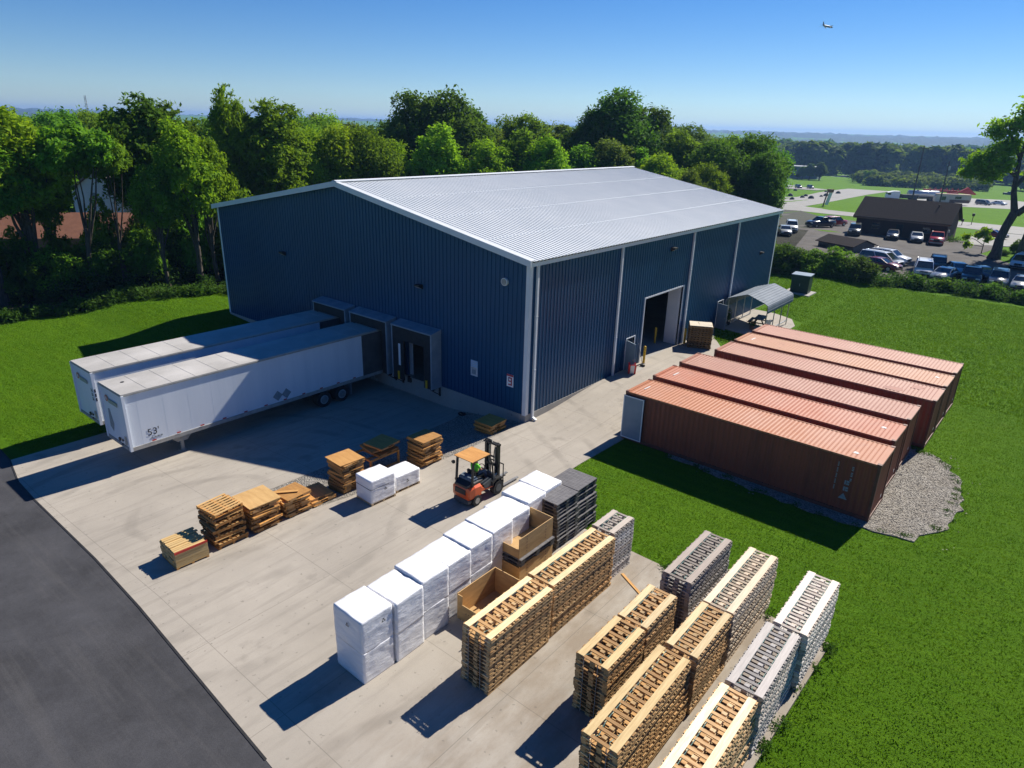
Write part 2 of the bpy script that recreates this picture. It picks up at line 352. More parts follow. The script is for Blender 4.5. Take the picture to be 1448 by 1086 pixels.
def container_mat(name, faded):
    m, n, l, p = newmat(name); p.inputs["Roughness"].default_value = .62
    oi = n.new("ShaderNodeObjectInfo"); v = coords(n, l, 'Object')
    col = oi.outputs["Color"]
    if faded:
        col = mix(n, l, math_(n, l, 'MULTIPLY', ramp(n, l, noise(n, l, v, .35, 5, .6), .45, .7), .35), col, (.42, .24, .18))
        col = mix(n, l, math_(n, l, 'MULTIPLY', ramp(n, l, noise(n, l, v, 1.3, 6, .7), .58, .72), .5), col, (.22, .07, .04))
    else:
        vs = coords(n, l, 'Object', (1, 1, .15))
        col = mix(n, l, math_(n, l, 'MULTIPLY', ramp(n, l, noise(n, l, vs, 1.2, 5, .7), .45, .75), .6), col, (.10, .028, .018))
        col = mix(n, l, math_(n, l, 'MULTIPLY', ramp(n, l, noise(n, l, v, 2.3, 6, .7), .62, .75), .5), col, (.06, .025, .015))
    l.new(col, p.inputs["Base Color"]); bump(n, l, noise(n, l, v, 2, 4), p, .1, .02)
    return m
M['croof'] = container_mat("container_roof_paint", True)
M['cside'] = container_mat("container_side_paint", False)
M['crail'] = pm("container_frame", (.16, .050, .030), (.09, .035, .022), 2.5, .6)
M['brick'] = pm("brown_brick", (.060, .030, .024), (.085, .045, .034), 8, .9, bmp=.3, bscale=20)
M['shingle'] = pm("dark_shingles", (.026, .022, .023), (.040, .034, .034), 6, 1.0, spec=.1, bmp=.3, bscale=12)
M['tan_roof'] = pm("tan_shingles", (.20, .165, .145), (.27, .225, .20), 5, .9)
M['red_roof'] = pm("brown_metal_roof", (.20, .085, .045), (.26, .115, .06), 1.5, .6)
M['housewall'] = pm("pale_siding", (.66, .70, .76), (.72, .76, .80), 2, .7)
M['cream'] = pm("cream_panel", (.55, .48, .36), (.60, .53, .42), 2, .6)
M['brown'] = pm("brown_panel", (.17, .09, .055), (.22, .12, .07), 2, .7)
M['redpaint'] = pm("red_machine_paint", (.50, .03, .02), (.60, .05, .03), 2, .4)
M['silver'] = pm("silver_tank", (.45, .47, .50), (.55, .57, .60), 2, .3, metal=.5)
M['farwall'] = pm("grey_blue_wall", (.13, .17, .18), (.17, .21, .22), .3, .8)
M['white'] = pm("white_paint", (.74, .75, .76), (.80, .80, .80), 3, .5)
M['red'] = pm("red_plastic", (.60, .03, .025), None, rough=.4)
M['utilgreen'] = pm("dark_green_enamel", (.010, .028, .020), (.016, .038, .028), 3, .45)
M['orange'] = pm("forklift_orange", (.62, .085, .012), (.70, .11, .018), 3, .35, coat=.3)
M['fgrey'] = pm("forklift_grey", (.045, .055, .065), (.08, .09, .10), 5, .5)
M['blanket'] = pm("blue_grey_cushion", (.07, .10, .14), (.13, .17, .22), 14, .9, bmp=.4, bscale=12)
M['vest'] = pm("lime_vest", (.13, .62, .03), (.17, .70, .05), 8, .8, bmp=.4, bscale=8)
M['jeans'] = pm("blue_jeans", (.05, .08, .14), (.09, .13, .20), 8, .9)
M['skin'] = pm("skin", (.42, .22, .14), (.48, .26, .17), 10, .55)
M['hair'] = pm("dark_hair", (.02, .014, .010), (.04, .028, .02), 20, .7)
M['polewood'] = pm("pole_wood", (.060, .042, .032), (.10, .07, .05), 4, .9, stretch=(4, 4, .3))
M['rock'] = pm("rock", (.045, .045, .042), (.09, .09, .085), 4, .9, bmp=.5, bscale=5)
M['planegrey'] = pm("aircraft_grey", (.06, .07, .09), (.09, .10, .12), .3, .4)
M['planelit'] = pm("aircraft_sunlit", (.60, .62, .65), None, rough=.4)
M['siding_sign'] = pm("sign_blue", (.30, .46, .62), (.36, .52, .68), 4, .5)
M['navy'] = pm("sign_navy", (.05, .05, .14), None, rough=.5)
M['darkred'] = pm("sign_red", (.42, .05, .06), None, rough=.5)
# ------------------------------------------------------------------ terrain height
def sst(a, b, x):
    t = max(0, min(1, (x-a)/(b-a))); return t*t*(3-2*t)
def lerp(pts, x):
    if x <= pts[0][0]: return pts[0][1]
    for (a, b), (c, d) in zip(pts, pts[1:]):
        if x <= c: return b + (d-b)*(x-a)/(c-a)
    return pts[-1][1]
FAR = [(130, 0), (430, -11), (900, -18), (1450, -22), (1900, -9), (2500, -17), (4200, 20), (6000, 30)]
def g(x, y):
    d = math.hypot(x-21.1, y+27.2); z = lerp(FAR, d)
    near = lerp([(-31, .3), (-24, -.1), (-18.5, -.82), (-5.6, -.82), (-2.7, -.42), (0, 0)], x)
    far = lerp([(-60, -.3), (-31, -.45), (-18.5, -.82), (-12, -.8), (0, 0)], x)
    if y < 3: z += far + (near-far)*sst(-9, -3, y)
    else: z += lerp([(-45, -.2), (-31, .3), (0, 0)], x) if x < 0 else 0
    if x > -1: z += .42*sst(1, 8, y)*(1-sst(1.5, 5, x))*(1-sst(50, 70, y))
    z -= 3.0*(1-sst(-80, -46, x))*(1-sst(200, 400, d))
    return z
def axis(lo, hi, step, far):
    near = [lo + i*step for i in range(int(round((hi-lo)/step))+1)]
    out = list(near); a = step
    while out[-1] < far: a *= 1.28; out.append(out[-1]+a)
    a = step
    while out[0] > -far: a *= 1.28; out.insert(0, out[0]-a)
    return out
XS = axis(-60, 40, 1.0, 8000); YS = axis(-45, 70, 1.0, 8000)
def in_sheets(x, y):
    if -34 < x < 18.4 and y < -6.5 and y > -60: return x > -18.5 or y < -19
    if -18.5 < x < 0 and -7 <= y < 0.5: return True
    if -31 < x < 0 and 0 < y < 36: return True
    return 0 <= x < 5.0 and -7 < y < 24
V = np.array([(x, y, g(x, y) - (.10 if in_sheets(x, y) else 0)) for y in YS for x in XS])
nx, ny = len(XS), len(YS)
ii = np.arange(nx*ny).reshape(ny, nx)
F = np.stack([ii[:-1, :-1], ii[:-1, 1:], ii[1:, 1:], ii[1:, :-1]], -1).reshape(-1, 4)
structure(link("lawn_ground", raw_mesh("lawn_ground", V, F, M['lawn'], True)))

def drape(name, poly, mat, off=.03, step=1.0, skirt=.25):
    """a flat sheet with this outline laid over the terrain, cut along a grid, with a real edge"""
    bm = bmesh.new(); vs = [bm.verts.new((x, y, 0)) for x, y in poly]; bm.faces.new(vs)
    x0, x1 = min(p[0] for p in poly), max(p[0] for p in poly); y0, y1 = min(p[1] for p in poly), max(p[1] for p in poly)
    for ax, a, b in ((0, x0, x1), (1, y0, y1)):
        k = math.floor(a/step)*step + step
        while k < b:
            no = Vector((1, 0, 0)) if ax == 0 else Vector((0, 1, 0)); co = Vector((k, 0, 0)) if ax == 0 else Vector((0, k, 0))
            bmesh.ops.bisect_plane(bm, geom=bm.verts[:]+bm.edges[:]+bm.faces[:], plane_co=co, plane_no=no); k += step
    for v in bm.verts: v.co.z = g(v.co.x, v.co.y) + off
    bmesh.ops.recalc_face_normals(bm, faces=bm.faces[:])
    if bm.faces and sum(f.normal.z for f in bm.faces) < 0: bmesh.ops.reverse_faces(bm, faces=bm.faces[:])
    be = [e for e in bm.edges if e.is_boundary]
    ex = bmesh.ops.extrude_edge_only(bm, edges=be)
    for e in ex['geom']:
        if isinstance(e, bmesh.types.BMVert): e.co.z -= skirt
    me = bpy.data.meshes.new(name); bm.to_mesh(me); bm.free(); me.materials.append(mat)
    return structure(link(name, me))
EDGE = [(-40, -19.2), (-17.0, -19.75), (-14.2, -20.2), (-4.4, -20.45), (8.4, -21.13), (19.5, -21.8)]
drape("asphalt_road", [(-45, -19.0)] + EDGE[1:] + [(30, -22.4), (30, -60), (-45, -60)], M['asphalt'], .022)
yard = [(-17.0, -19.75), (-14.2, -20.2), (-4.4, -20.45), (8.4, -21.13), (18.0, -21.7), (18.05, -13), (18.22, -6.9), (11.1, -6.75), (7.2, -6.6), (5.7, -5.8), (5.15, -4.2), (5.1, -2.0),
        (5.2, 1.9), (4.7, 6), (4.6, 12), (4.4, 18.6), (2.7, 20.2), (1.3, 22.0), (.2, 24.5), (-.02, 24.5), (-.02, -.0), (-.1, -.6), (-.02, -5), (-.35, -7.5), (-.7, -11.5), (-1.2, -13.6), (-4.16, -13.6), (-4.16, -1.4), (-4.6, -.02), (-18.3, -.02), (-17.2, -8), (-17.0, -15.9)]
drape("concrete_yard", yard, M['concrete'], .03)
drape("gravel_strip", [(-.02, -.02), (-.1, -.6), (-.02, -5), (-.35, -7.5), (-.7, -11.5), (-1.2, -13.6), (-4.16, -13.6), (-4.16, -1.4), (-4.6, -.02)], M['gravel'], .015)
pad = [(8.0, 1.75), (12.3, 1.25), (16.2, 1.15), (17.6, 1.3), (19.0, 1.7), (19.8, 3.3), (20.15, 6.0), (19.9, 8.4), (19.0, 10.4), (18.0, 11.5), (17.0, 11.6), (6.5, 8.8)]
def ragged(P, seg, amp, seed):
    rr = random.Random(seed); out = []
    for (ax, ay), (bx, by) in zip(P, P[1:]+P[:1]):
        k = max(1, int(math.hypot(bx-ax, by-ay)/seg))
        for q in range(k): t = q/k; out.append((ax+(bx-ax)*t+rr.uniform(-amp, amp), ay+(by-ay)*t+rr.uniform(-amp, amp)))
    return out
pad = ragged(pad, .45, .13, 4)
drape("gravel_pad", pad, M['gravel'], .05)
drape("shed_pad", [(.05, 25.2), (1.6, 24.9), (4.4, 25.2), (4.4, 31.6), (3.6, 33.2), (.05, 33.2)], M['concrete'], .06)
drape("utility_pad", [(-.5, 42.4), (2.1, 42.4), (2.1, 44.9), (-.5, 44.9)], M['found'], .10)
# the far side: parking, roads
drape("parking_lot", [(-34, 62), (2, 62.5), (7, 61.5), (30, 62), (30, 76), (17, 82.5), (11, 92), (12.5, 104), (3.2, 108), (-6, 124), (-17, 129), (-32, 128)], M['lot'], .03, 6)
drape("drive_way", [(8.5, 101.5), (13, 104.5), (15.0, 108), (16, 134), (9, 134), (6.0, 118)], M['roadlight'], .05, 6)
def strip(name, pts, widths, mat, off=.05, step=8):
    P = [Vector(q) for q in pts]; L, Rt = [], []
    for i, q in enumerate(P):
        d = (P[min(i+1, len(P)-1)] - P[max(i-1, 0)]).normalized(); nn = Vector((-d.y, d.x)); w = widths[i] if isinstance(widths, (list, tuple)) else widths
        L.append(tuple(q+nn*w/2)); Rt.append(tuple(q-nn*w/2))
    return drape(name, L + Rt[::-1], mat, off, step)
strip("main_road", [(60, 138), (12.6, 147), (1.2, 150), (-14, 149.5), (-23, 148.2), (-32, 151), (-41, 160), (-48, 170), (-60, 184)], [24, 24, 20, 16, 14, 14, 15, 16, 16], M['roadlight'])
strip("country_road", [(-44, 160), (-47.5, 187), (-54.5, 232), (-63, 304), (-68.5, 383), (-70.5, 452), (-71.5, 550), (-71, 680), (-66, 743), (-40, 800)], [14, 16, 19, 20, 20, 20, 20, 22, 24, 24], M['roadlight'], .06)
strip("side_road", [(-150, 345), (-110, 352), (-100, 384), (-88, 395), (-74, 372)], 9, M['roadlight'], .05)
drape("far_car_park", [(-130, 318), (-80, 322), (-78, 338), (-96, 352), (-135, 352)], M['roadlight'], .04, 8)
strip("car_park_entry", [(-100, 236), (-78, 246), (-62, 250), (-52, 246)], 9, M['roadlight'], .045)
drape("far_lot", [(-136, 545), (-92, 540), (-84, 500), (-76, 500), (-86, 566), (-136, 585)], M['roadlight'], .05, 12)
drape("machine_yard", [(-38, 232), (-14, 236), (6, 258), (12, 330), (-6, 350), (-20, 330), (-26, 290)], M['roadlight'], .04, 8)
strip("joint_seal", EDGE[:-1], .07, M['dark'], .038, 1)
drape("forest_floor", [(-43, -24), (-43.5, -11), (-41.5, -4), (-40, 3), (-38.5, 10), (-34, 30), (-32.5, 40), (-10, 58), (-8, 66), (-22, 130), (-60, 190), (-140, 120), (-160, 40), (-130, -30)], M['soil'], .03, 4)
# ------------------------------------------------------------------ warehouse
BW, BL, BH, FZ = 31.2, 36.25, 9.0, .45
PK = 11.75
def roofz(x): return BH + (PK-BH)*(1 - abs(x + BW/2)/(BW/2))
wh = thing("warehouse", "large dark blue metal warehouse with ribbed walls and pale corrugated roof", "warehouse", (0, 0, 0))
docks = [(-9.55, -7.0), (-13.55, -10.95), (-17.6, -15.0)]; DT = 3.1
# gable wall facing the yard, with three dock openings
wall = MB(); T = .12
cuts = sorted([-BW, -BW/2, 0] + [q for d in docks for q in d])
for a, b in zip(cuts, cuts[1:]):
    op = any(abs(a-d[0]) < .01 for d in docks); z0 = DT if op else FZ
    wall.prism([(a, z0), (b, z0), (b, roofz(b)), (a, roofz(a))], 0, T, 'y')
x = -BW + .15
while x < -.1:
    op = any(d[0]-.03 < x < d[1]+.03 for d in docks)
    wall.prism([(x-.045, DT if op else FZ), (x+.045, DT if op else FZ), (x+.02, DT if op else FZ), (x-.02, DT if op else FZ)][:2] + [(x+.045, roofz(x+.045)-.02), (x-.045, roofz(x-.045)-.02)], -.028, .0, 'y')
    x += .305
wall.build("gable_wall", M['blue'], wh)
# long wall with an overhead door and two door openings
wall = MB(); OD = (12.6, 18.2, 4.9); PD = [(10.55, 11.6, 2.55), (24.95, 26.0, 2.55)]
ops = [OD] + PD
cy = sorted([0, BL] + [q for d in ops for q in d[:2]])
for a, b in zip(cy, cy[1:]):
    z0 = next((d[2] for d in ops if abs(a-d[0]) < .01), FZ); wall.box(-T, 0, a, b, z0, BH)
y = .15
while y < BL-.1:
    z0 = next((d[2] for d in ops if d[0]-.05 < y < d[1]+.05), FZ); wall.box(0, .028, y-.045, y+.045, z0, BH-.05); y += .305
wall.build("long_wall", M['blue'], wh)
w2 = MB(); w2.box(-BW, -BW+T, T, BL, FZ, BH); w2.prism([(-BW, FZ), (0, FZ), (0, BH), (-BW/2, PK), (-BW, BH)], BL-T, BL, 'y')
w2.build("back_walls", M['blue'], wh)
f = MB(); f.box(-BW+.03, -.03, .03, .3, -1.6, FZ-.004); f.box(-.3, .045, .0, BL, -1.2, FZ-.006); f.box(-BW-.02, -BW+.3, .0, BL, -1.2, FZ-.006); f.box(-BW, -.3, -.045, .028, -1.6, FZ-.005)
f.build("foundation", M['found'], wh)
f = MB(); f.box(-BW+.31, -.31, .31, BL-.2, .3, FZ-.012); f.build("slab_floor", M['found'], wh)
# roof
r = MB()
for sx in (1, -1):
    e = BW/2 + .28
    P = lambda d, dz: (-BW/2 + sx*d, PK + .10 - (PK-BH)/(BW/2)*d + dz)
    r.cm = 0; r.prism([P(0, 0), P(e, 0), P(e, -.07), P(0, -.07)], -.30, BL+.3, 'y')
    r.cm = 1; y = -.22
    while y < BL+.28:
        for d0, d1 in ((.12, e+.012),):
            a, b = P(d0, .0), P(d1, .0); n = .028
            r.add([(a[0], y-.06, a[1]-.01), (a[0], y+.06, a[1]-.01), (a[0], y+.03, a[1]+n), (a[0], y-.03, a[1]+n), (b[0], y-.06, b[1]-.01), (b[0], y+.06, b[1]-.01), (b[0], y+.03, b[1]+n), (b[0], y-.03, b[1]+n)],
                  [(0,1,2,3), (4,7,6,5), (0,4,5,1), (1,5,6,2), (2,6,7,3), (3,7,4,0)])
        y += .305
r.build("roof", [M['roof'], M['roofrib']], wh)
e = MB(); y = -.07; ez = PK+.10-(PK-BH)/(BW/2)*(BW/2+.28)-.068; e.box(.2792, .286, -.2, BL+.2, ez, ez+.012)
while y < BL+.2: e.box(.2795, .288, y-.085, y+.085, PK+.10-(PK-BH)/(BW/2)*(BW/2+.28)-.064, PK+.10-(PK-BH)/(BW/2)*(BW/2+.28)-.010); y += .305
e.build("eave_notch_dark", M['dark'], wh)  # darkness of the notches between roof ribs put in as dark dashes
for d in (4.1, 8.2, 12.3):
    a = (-BW/2+d, PK+.10-(PK-BH)/(BW/2)*d); q = MB(); q.prism([(a[0]-.04, a[1]+.004), (a[0]+.05, a[1]-.012), (a[0]+.05, a[1]+.014), (a[0]-.04, a[1]+.026)], -.28, BL+.28, 'y'); q.build("panel_lap", M['roofrib'], wh)
c = MB(); c.prism([(-BW/2-.25, PK+.12), (-BW/2, PK+.185), (-BW/2+.25, PK+.12), (-BW/2+.25, PK+.155), (-BW/2, PK+.215), (-BW/2-.25, PK+.155)], -.32, BL+.32, 'y'); c.build("ridge_cap", M['trim'], wh)
for sx in (1, -1):
    t = MB(); e = BW/2+.3
    P = lambda d, dz: (-BW/2 + sx*d, PK - (PK-BH)/(BW/2)*d + dz)
    t.prism([P(0, .16), P(e, .16), P(e, -.17), P(0, -.17)], -.36, -.30, 'y'); t.prism([P(0, .165), P(e, .165), P(e, .125), P(0, .125)], -.30, -.06, 'y')
    t.build("rake_trim", M['trim'], wh)
t = MB(); t.box(.005, .20, -.28, BL+.28, BH-.22, BH-.05); t.box(.20, .225, -.28, BL+.28, BH-.24, BH-.01); t.build("gutter", M['trim'], wh)
t = MB(); t.box(.0, .045, -.05, .20, FZ-.03, BH-.22); t.box(-.20, .0, -.05, -.001, FZ-.03, BH-.1); t.build("corner_trim", M['trim'], wh)
t = MB(); t.box(-BW-.045, -BW, -.05, .16, FZ, BH-.12); t.box(-BW, -BW+.16, -.05, -.029, FZ, BH-.12); t.build("corner_trim", M['trim'], wh)
t = MB(); t.box(.029, .05, BL-.16, BL+.05, FZ, BH-.2); t.build("corner_trim", M['trim'], wh)
for y in (.55, 9.0, 18.9, 27.0):
    d = MB(); d.box(.035, .155, y-.07, y+.07, .22 if y > 2 else .08, BH-.24); d.box(.035, .165, y-.08, y+.08, 3.0, 3.05); d.box(.035, .165, y-.08, y+.08, 6.0, 6.05)
    d.obb((.22, y, .34 if y > 2 else .14), (.3, .13, .11), (0, R(25), 0)); d.build("downspout", M['trim'], wh)
# overhead door surround
d = MB(); d.box(-.25, .05, OD[0]-.10, OD[0], .40, OD[2]); d.box(-.25, .05, OD[1], OD[1]+.12, .40, OD[2]); d.box(-.25, .05, OD[0]-.10, OD[1]+.12, OD[2], OD[2]+.10)
d.box(-1.1, -.26, OD[1]-.02, OD[1]+.08, .45, OD[2]); d.build("overhead_door_frame", M['trim'], wh)
d = MB(); d.box(-.62, -.22, OD[0], OD[1], OD[2]-.12, OD[2]+.3); d.build("rolled_door_curtain", M['interior'], wh)
for i, (a, b, zt) in enumerate(PD):
    fr = MB(); fr.box(-.14, .05, a-.06, a, .42, zt); fr.box(-.14, .05, b, b+.06, .42, zt); fr.box(-.14, .05, a-.06, b+.06, zt, zt+.06); fr.build("door_frame", M['trim'], wh)
    # the leaf stands open, swung outward on its near jamb
    dl = MB(); dl.box(0, 1.0, -.025, .025, 0, 2.05)
    leaf = dl.build("open_door", M['bluedoor'], wh, (.06, a-.01, .44), (0, 0, R(-24 if i == 0 else -20)))
    k = MB(); k.box(.86, .94, -.09, .09, .95, 1.0); k.box(.87, .93, -.05, .05, .90, 1.05); k.build("door_handle", M['steel'], leaf)
    cl = MB(); cl.bar((.0, .06, 2.0), (.5, .06, 2.0), .05); cl.build("door_closer", M['trim'], leaf)
    st = MB(); st.box(0, .9, a-.05, b+.05, .42, .455) ; st.build("door_step", M['found'], wh)
# dock shelters
for i, ((a, b), (sl, sr)) in enumerate(zip(docks, [(-10.05, -6.5), (-14.15, -10.5), (-18.15, -14.6)])):
    used = i > 0; zt, zb, D = 3.92, .42, .85
    sh = MB(); sh.box(sr-.10, sr, -D, -.03, zb, zt-.1); sh.box(sl, sl+.10, -D, -.03, zb, zt-.1); sh.prism([(-D-.04, zt-.1), (-.03, zt-.1), (-.03, zt+.14), (-D-.04, zt-.02)], sl-.02, sr+.02, 'x')
    s = sh.build("dock_shelter", M['shelter'], wh)
    cu = MB(); cw, cr, hd = (.42, .42, 3.24) if used else (1.0, .58, 3.0)
    cu.box(sl+.10, sl+.10+cw, -D+.01, -D+.05, zb, zt-.12); cu.box(sr-.10-cr, sr-.10, -D+.01, -D+.05, zb, zt-.12); cu.box(sl+.10+cw, sr-.10-cr, -D+.012, -D+.05, hd, zt-.12)
    cu.box(sl+.11, sl+.3, -D+.05, -.04, zb, zt-.12); cu.box(sr-.3, sr-.11, -D+.05, -.04, zb, zt-.12); cu.box(sl+.3, sr-.3, -.5, -.04, hd+.1, zt-.12)
    cu.build("shelter_curtain", M['dark'], s)
    for q in (sl+.12, sr-.12):
        br = MB(); br.bar((q, -D+.03, zb-.02), (q, -.05, zb-.02), .07); br.bar((q, -.08, zb-.62), (q, -.08, zb), .09); br.bar((q, -D+.05, zb-.05), (q, -.08, zb-.55), .05); br.build("shelter_bracket", M['black'], wh)
    for q in (a+.1, b-.38): bp = MB(); bp.box(q, q+.28, -.16, -.05, .02, .40); bp.build("dock_bumper", M['dark'], wh)
    if not used:
        for q in (sl+.62, sr-.45):
            y = MB(); y.box(q-.06, q+.06, -D-.05, -D+.008, zb+.02, zb+.52); y.build("yellow_guide_post", M['yellow'], s)
        tr = MB(); tr.box(a+.02, a+.30, .14, .2, FZ, DT); tr.build("door_track", M['trim'], wh)
        w = MB(); w.box(sl+.62, sl+.80, -D-.002, -D+.01, 1.35, 2.75); w.build("white_strip", M['trim'], s)
    pl = MB(); pl.box(a+.45, b-.45, -.25, .6, FZ-.03, FZ+.015); pl.build("dock_plate", M['steel'], wh)
# wall lamps and bell
def wall_lamp(loc, rz, w=.42):
    m = MB(); m.box(-w/2, w/2, -.06, 0, -.13, .13); m.prism([(-.06, -.12), (-.32, .02), (-.32, .12), (-.06, .13)], -w/2, w/2, 'x')
    o = m.build("wall_lamp", M['black'], wh, loc, (0, 0, rz))
    k = MB(); k.add([(-w/2+.03, -.075, -.115), (w/2-.03, -.075, -.115), (w/2-.03, -.325, .02), (-w/2+.03, -.325, .02)], [(0,1,2,3)]); k.build("lamp_lens", M['lamp'], o)
wall_lamp((-22.4, -.03, 6.45), 0); wall_lamp((-8.2, -.03, 6.38), 0); wall_lamp((.03, 15.7, 7.88), R(90)); wall_lamp((.03, 32.8, 5.6), R(90), .25)
b = MB(); b.cyl((-1.6, -.03, 7.72), .21, -.14, 24, 'y'); o = b.build("alarm_bell", M['trim'], wh)
b = MB()
for k in range(3): b.cyl((-1.6, -.171-.008*k, 7.72), .17-.05*k, -.012, 24, 'y')
b.build("bell_grille", M['steel'], o)
# signs
sg = thing("wall_sign", "small pale blue notice board with white lines on the blue gable wall", "sign", (-3.8, -.03, 2.3))
m = MB(); m.box(-.27, .27, -.02, 0, -.47, .47); m.build("sign_panel", M['siding_sign'], sg)
m = MB(); m.box(-.25, .25, -.024, -.019, -.45, .08)
for k in range(3): m.box(-.22, .22 - .06*(k % 2), -.024, -.019, .38-.11*k, .42-.11*k)
m.build("white_print", M['whitemark'], sg)
m = MB(); m.box(-.17, .15, -.028, -.022, -.36, -.08)
for k in range(2): m.box(-.2, .2, -.028, -.022, .0-.06*k, .025-.06*k)
m.build("grey_print", M['greymark'], sg)
sg = thing("wall_sign", "white notice with red header and large red character near the building corner", "sign", (-1.1, -.03, 2.24)); sg.scale = (.78, 1, .72)
m = MB(); m.box(-.30, .30, -.02, 0, -.5, .5); m.build("sign_panel", M['white'], sg)
m = MB(); m.box(-.30, .30, -.025, -.019, .34, .5); m.build("red_header", M['darkred'], sg)
m = MB()
for z0, z1 in ((.16, .27), (-.10, .0), (-.38, -.27)): m.box(-.16, .19, -.025, -.019, z0, z1)
m.box(.09, .19, -.025, -.019, -.27, -.10); m.box(.09, .19, -.025, -.019, 0, .16); m.build("large_character", M['darkred'], sg)
m = MB(); m.box(-.16, -.10, -.026, -.0195, -.02, .16); m.box(-.16, -.02, -.0262, -.0195, .20, .272); m.build("navy_edge", M['navy'], sg)
# bollards
def bollard(loc, h, label):
    o = thing("bollard", label, "bollard", loc, 0, "yellow steel bollards at the warehouse doors")
    m = MB(); m.tube([(0,0,0), (0,0,h-.06), (0,0,h-.02), (0,0,h)], [.085, .085, .07, .03], 16); m.build("post", M['yellow'], o)
    m = MB(); m.cyl((0,0,0), .13, .025, 16); m.build("base_plate", M['steel'], o)
bollard((.35, 12.6, g(.35, 12.6)+.03), 1.25, "yellow bollard outside the near jamb of the open overhead door")
bollard((.35, 18.75, g(.35, 18.75)+.03), 1.25, "yellow bollard outside the far jamb of the overhead door, beside the pallet stack")
bollard((-1.4, 17.4, .44), 1.25, "yellow bollard standing inside the dark overhead doorway")
bollard((-8.75, 1.2, .44), 1.5, "yellow bollard inside the empty loading dock opening")
# things dimly seen inside
for (x, y, w, d, h, lb) in ((-4.5, 15.0, 1.2, 1.2, 1.1, "shadowed wooden crate just inside the overhead door"), (-6.5, 17.2, 1.4, 1.2, 1.7, "taller shadowed wooden crate deep inside the overhead door")):
    o = thing("storage_crate", lb, "crate", (x, y, .44)); m = MB(); m.box(-w/2, w/2, -d/2, d/2, .13, h); m.build("crate_body", M['panelwood'], o)
    m = MB(); [m.box(-w/2, w/2, k-.06, k+.06, 0, .13) for k in (-d/2+.06, 0, d/2-.06)]; m.build("skids", M['pinedark'], o)
    m = MB(); [m.box(-w/2-.012, w/2+.012, -d/2-.012, d/2+.012, z, z+.08) for z in (.2, h-.15)]; m.build("battens", M['pine'], o)

# ------------------------------------------------------------------ carport with picnic table
zc = g(2.1, 29)+.06
cp = thing("carport", "open metal carport with ribbed rounded roof beside the warehouse", "carport", (2.15, 28.3, g(2.15, 28.3)-.05))
for sx in (-1.6, 1.6):
    for k in range(4):
        p = MB(); y = -2.4 + k*1.75; p.box(sx-.03, sx+.03, y-.03, y+.03, -.3, 2.35); p.build("post", M['steel'], cp)
for sx in (-1.6, 1.6): p = MB(); p.box(sx-.04, sx+.04, -2.5, 2.95, .20, .27); p.build("base_rail", M['steel'], cp)
prof = [(-1.75, 1.85), (-1.75, 2.25), (-1.68, 2.48), (-1.45, 2.62), (0, 3.12), (1.45, 2.62), (1.68, 2.48), (1.75, 2.25), (1.75, 1.85)]
rf = MB(); inner = [(x*.985, z-.03) for x, z in prof]
rf.prism(prof + inner[::-1], -2.75, 3.2, 'y')
for (x0, z0), (x1, z1) in zip(prof, prof[1:]):
    L = math.hypot(x1-x0, z1-z0); n = max(1, int(L/.24))
    for k in range(n):
        t = (k+.5)/n; rf.bar((x0+(x1-x0)*t, -2.76, z0+(z1-z0)*t), (x0+(x1-x0)*t, 3.21, z0+(z1-z0)*t), .05, .03)
rf.build("roof", M['shedroof'], cp)
def place_table():
    o = thing("picnic_table", "dark picnic table with two benches under the metal carport", "picnic table", (2.6, 28.0, zc), R(8))
    m = MB(); [m.box(-.37+.15*k, -.24+.15*k, -.9, .9, .71, .75) for k in range(5)]; m.build("table_top", M['carblack'], o)
    for s in (-.72, .72): m = MB(); m.box(s-.13, s+.13, -.9, .9, .41, .45); m.build("bench", M['carblack'], o)
    for y in (-.6, .6):
        m = MB(); m.bar((-.55, y, 0), (-.2, y, .71), .05, .09); m.bar((.55, y, 0), (.2, y, .71), .05, .09); m.bar((-.8, y, .38), (.8, y, .38), .05, .08); m.build("leg_frame", M['carblack'], o)
place_table()
ch = thing("garden_chair", "white plastic chair beside the picnic table under the carport", "chair", (3.5, 27.2, zc-.02), R(200))
m = MB(); m.box(-.24, .24, -.24, .24, .40, .44); m.build("seat", M['white'], ch)
m = MB(); m.obb((0, .27, .68), (.46, .04, .52), (R(-12), 0, 0)); m.build("backrest", M['white'], ch)
for sx in (-.2, .2):
    for sy in (-.2, .2): m = MB(); m.box(sx-.02, sx+.02, sy-.02, sy+.02, 0, .40); m.build("leg", M['white'], ch)
fb = thing("flower_pot", "small pot of red and yellow flowers in front of the picnic table", "flower pot", (2.5, 26.6, zc-.02))
m = MB(); m.tube([(0,0,0), (0,0,.3), (0,0,.34)], [.16, .22, .22], 14); m.build("pot", M['brown'], fb)
C = nprng.normal(size=(160, 3))*[.16, .16, .12]+[0, 0, .48]; link("foliage", quad_cloud("foliage", C, C-[0,0,.3], .06, M['weeds']), fb)
C = nprng.normal(size=(40, 3))*[.17, .17, .08]+[0, 0, .58]; link("red_blooms", quad_cloud("red_blooms", C, C-[0,0,.3], .05, M['red']), fb)
C = nprng.normal(size=(30, 3))*[.17, .17, .08]+[0, 0, .58]; link("yellow_blooms", quad_cloud("yellow_blooms", C, C-[0,0,.3], .05, M['yellow']), fb)
# yellow-green mop bucket thing by the far door: a small leafy potted plant
pp = thing("potted_plant", "tall yellow-green potted plant beside the far open door", "plant", (.55, 26.3, g(.55, 26.3)+.03))
m = MB(); m.tube([(0,0,0), (0,0,.35)], [.15, .2], 12); m.build("pot", M['black'], pp)
C = nprng.normal(size=(220, 3))*[.12, .12, .32]+[0, 0, .85]; link("foliage", quad_cloud("foliage", C, C-[0,0,.6], .07, M['weeds']), pp)
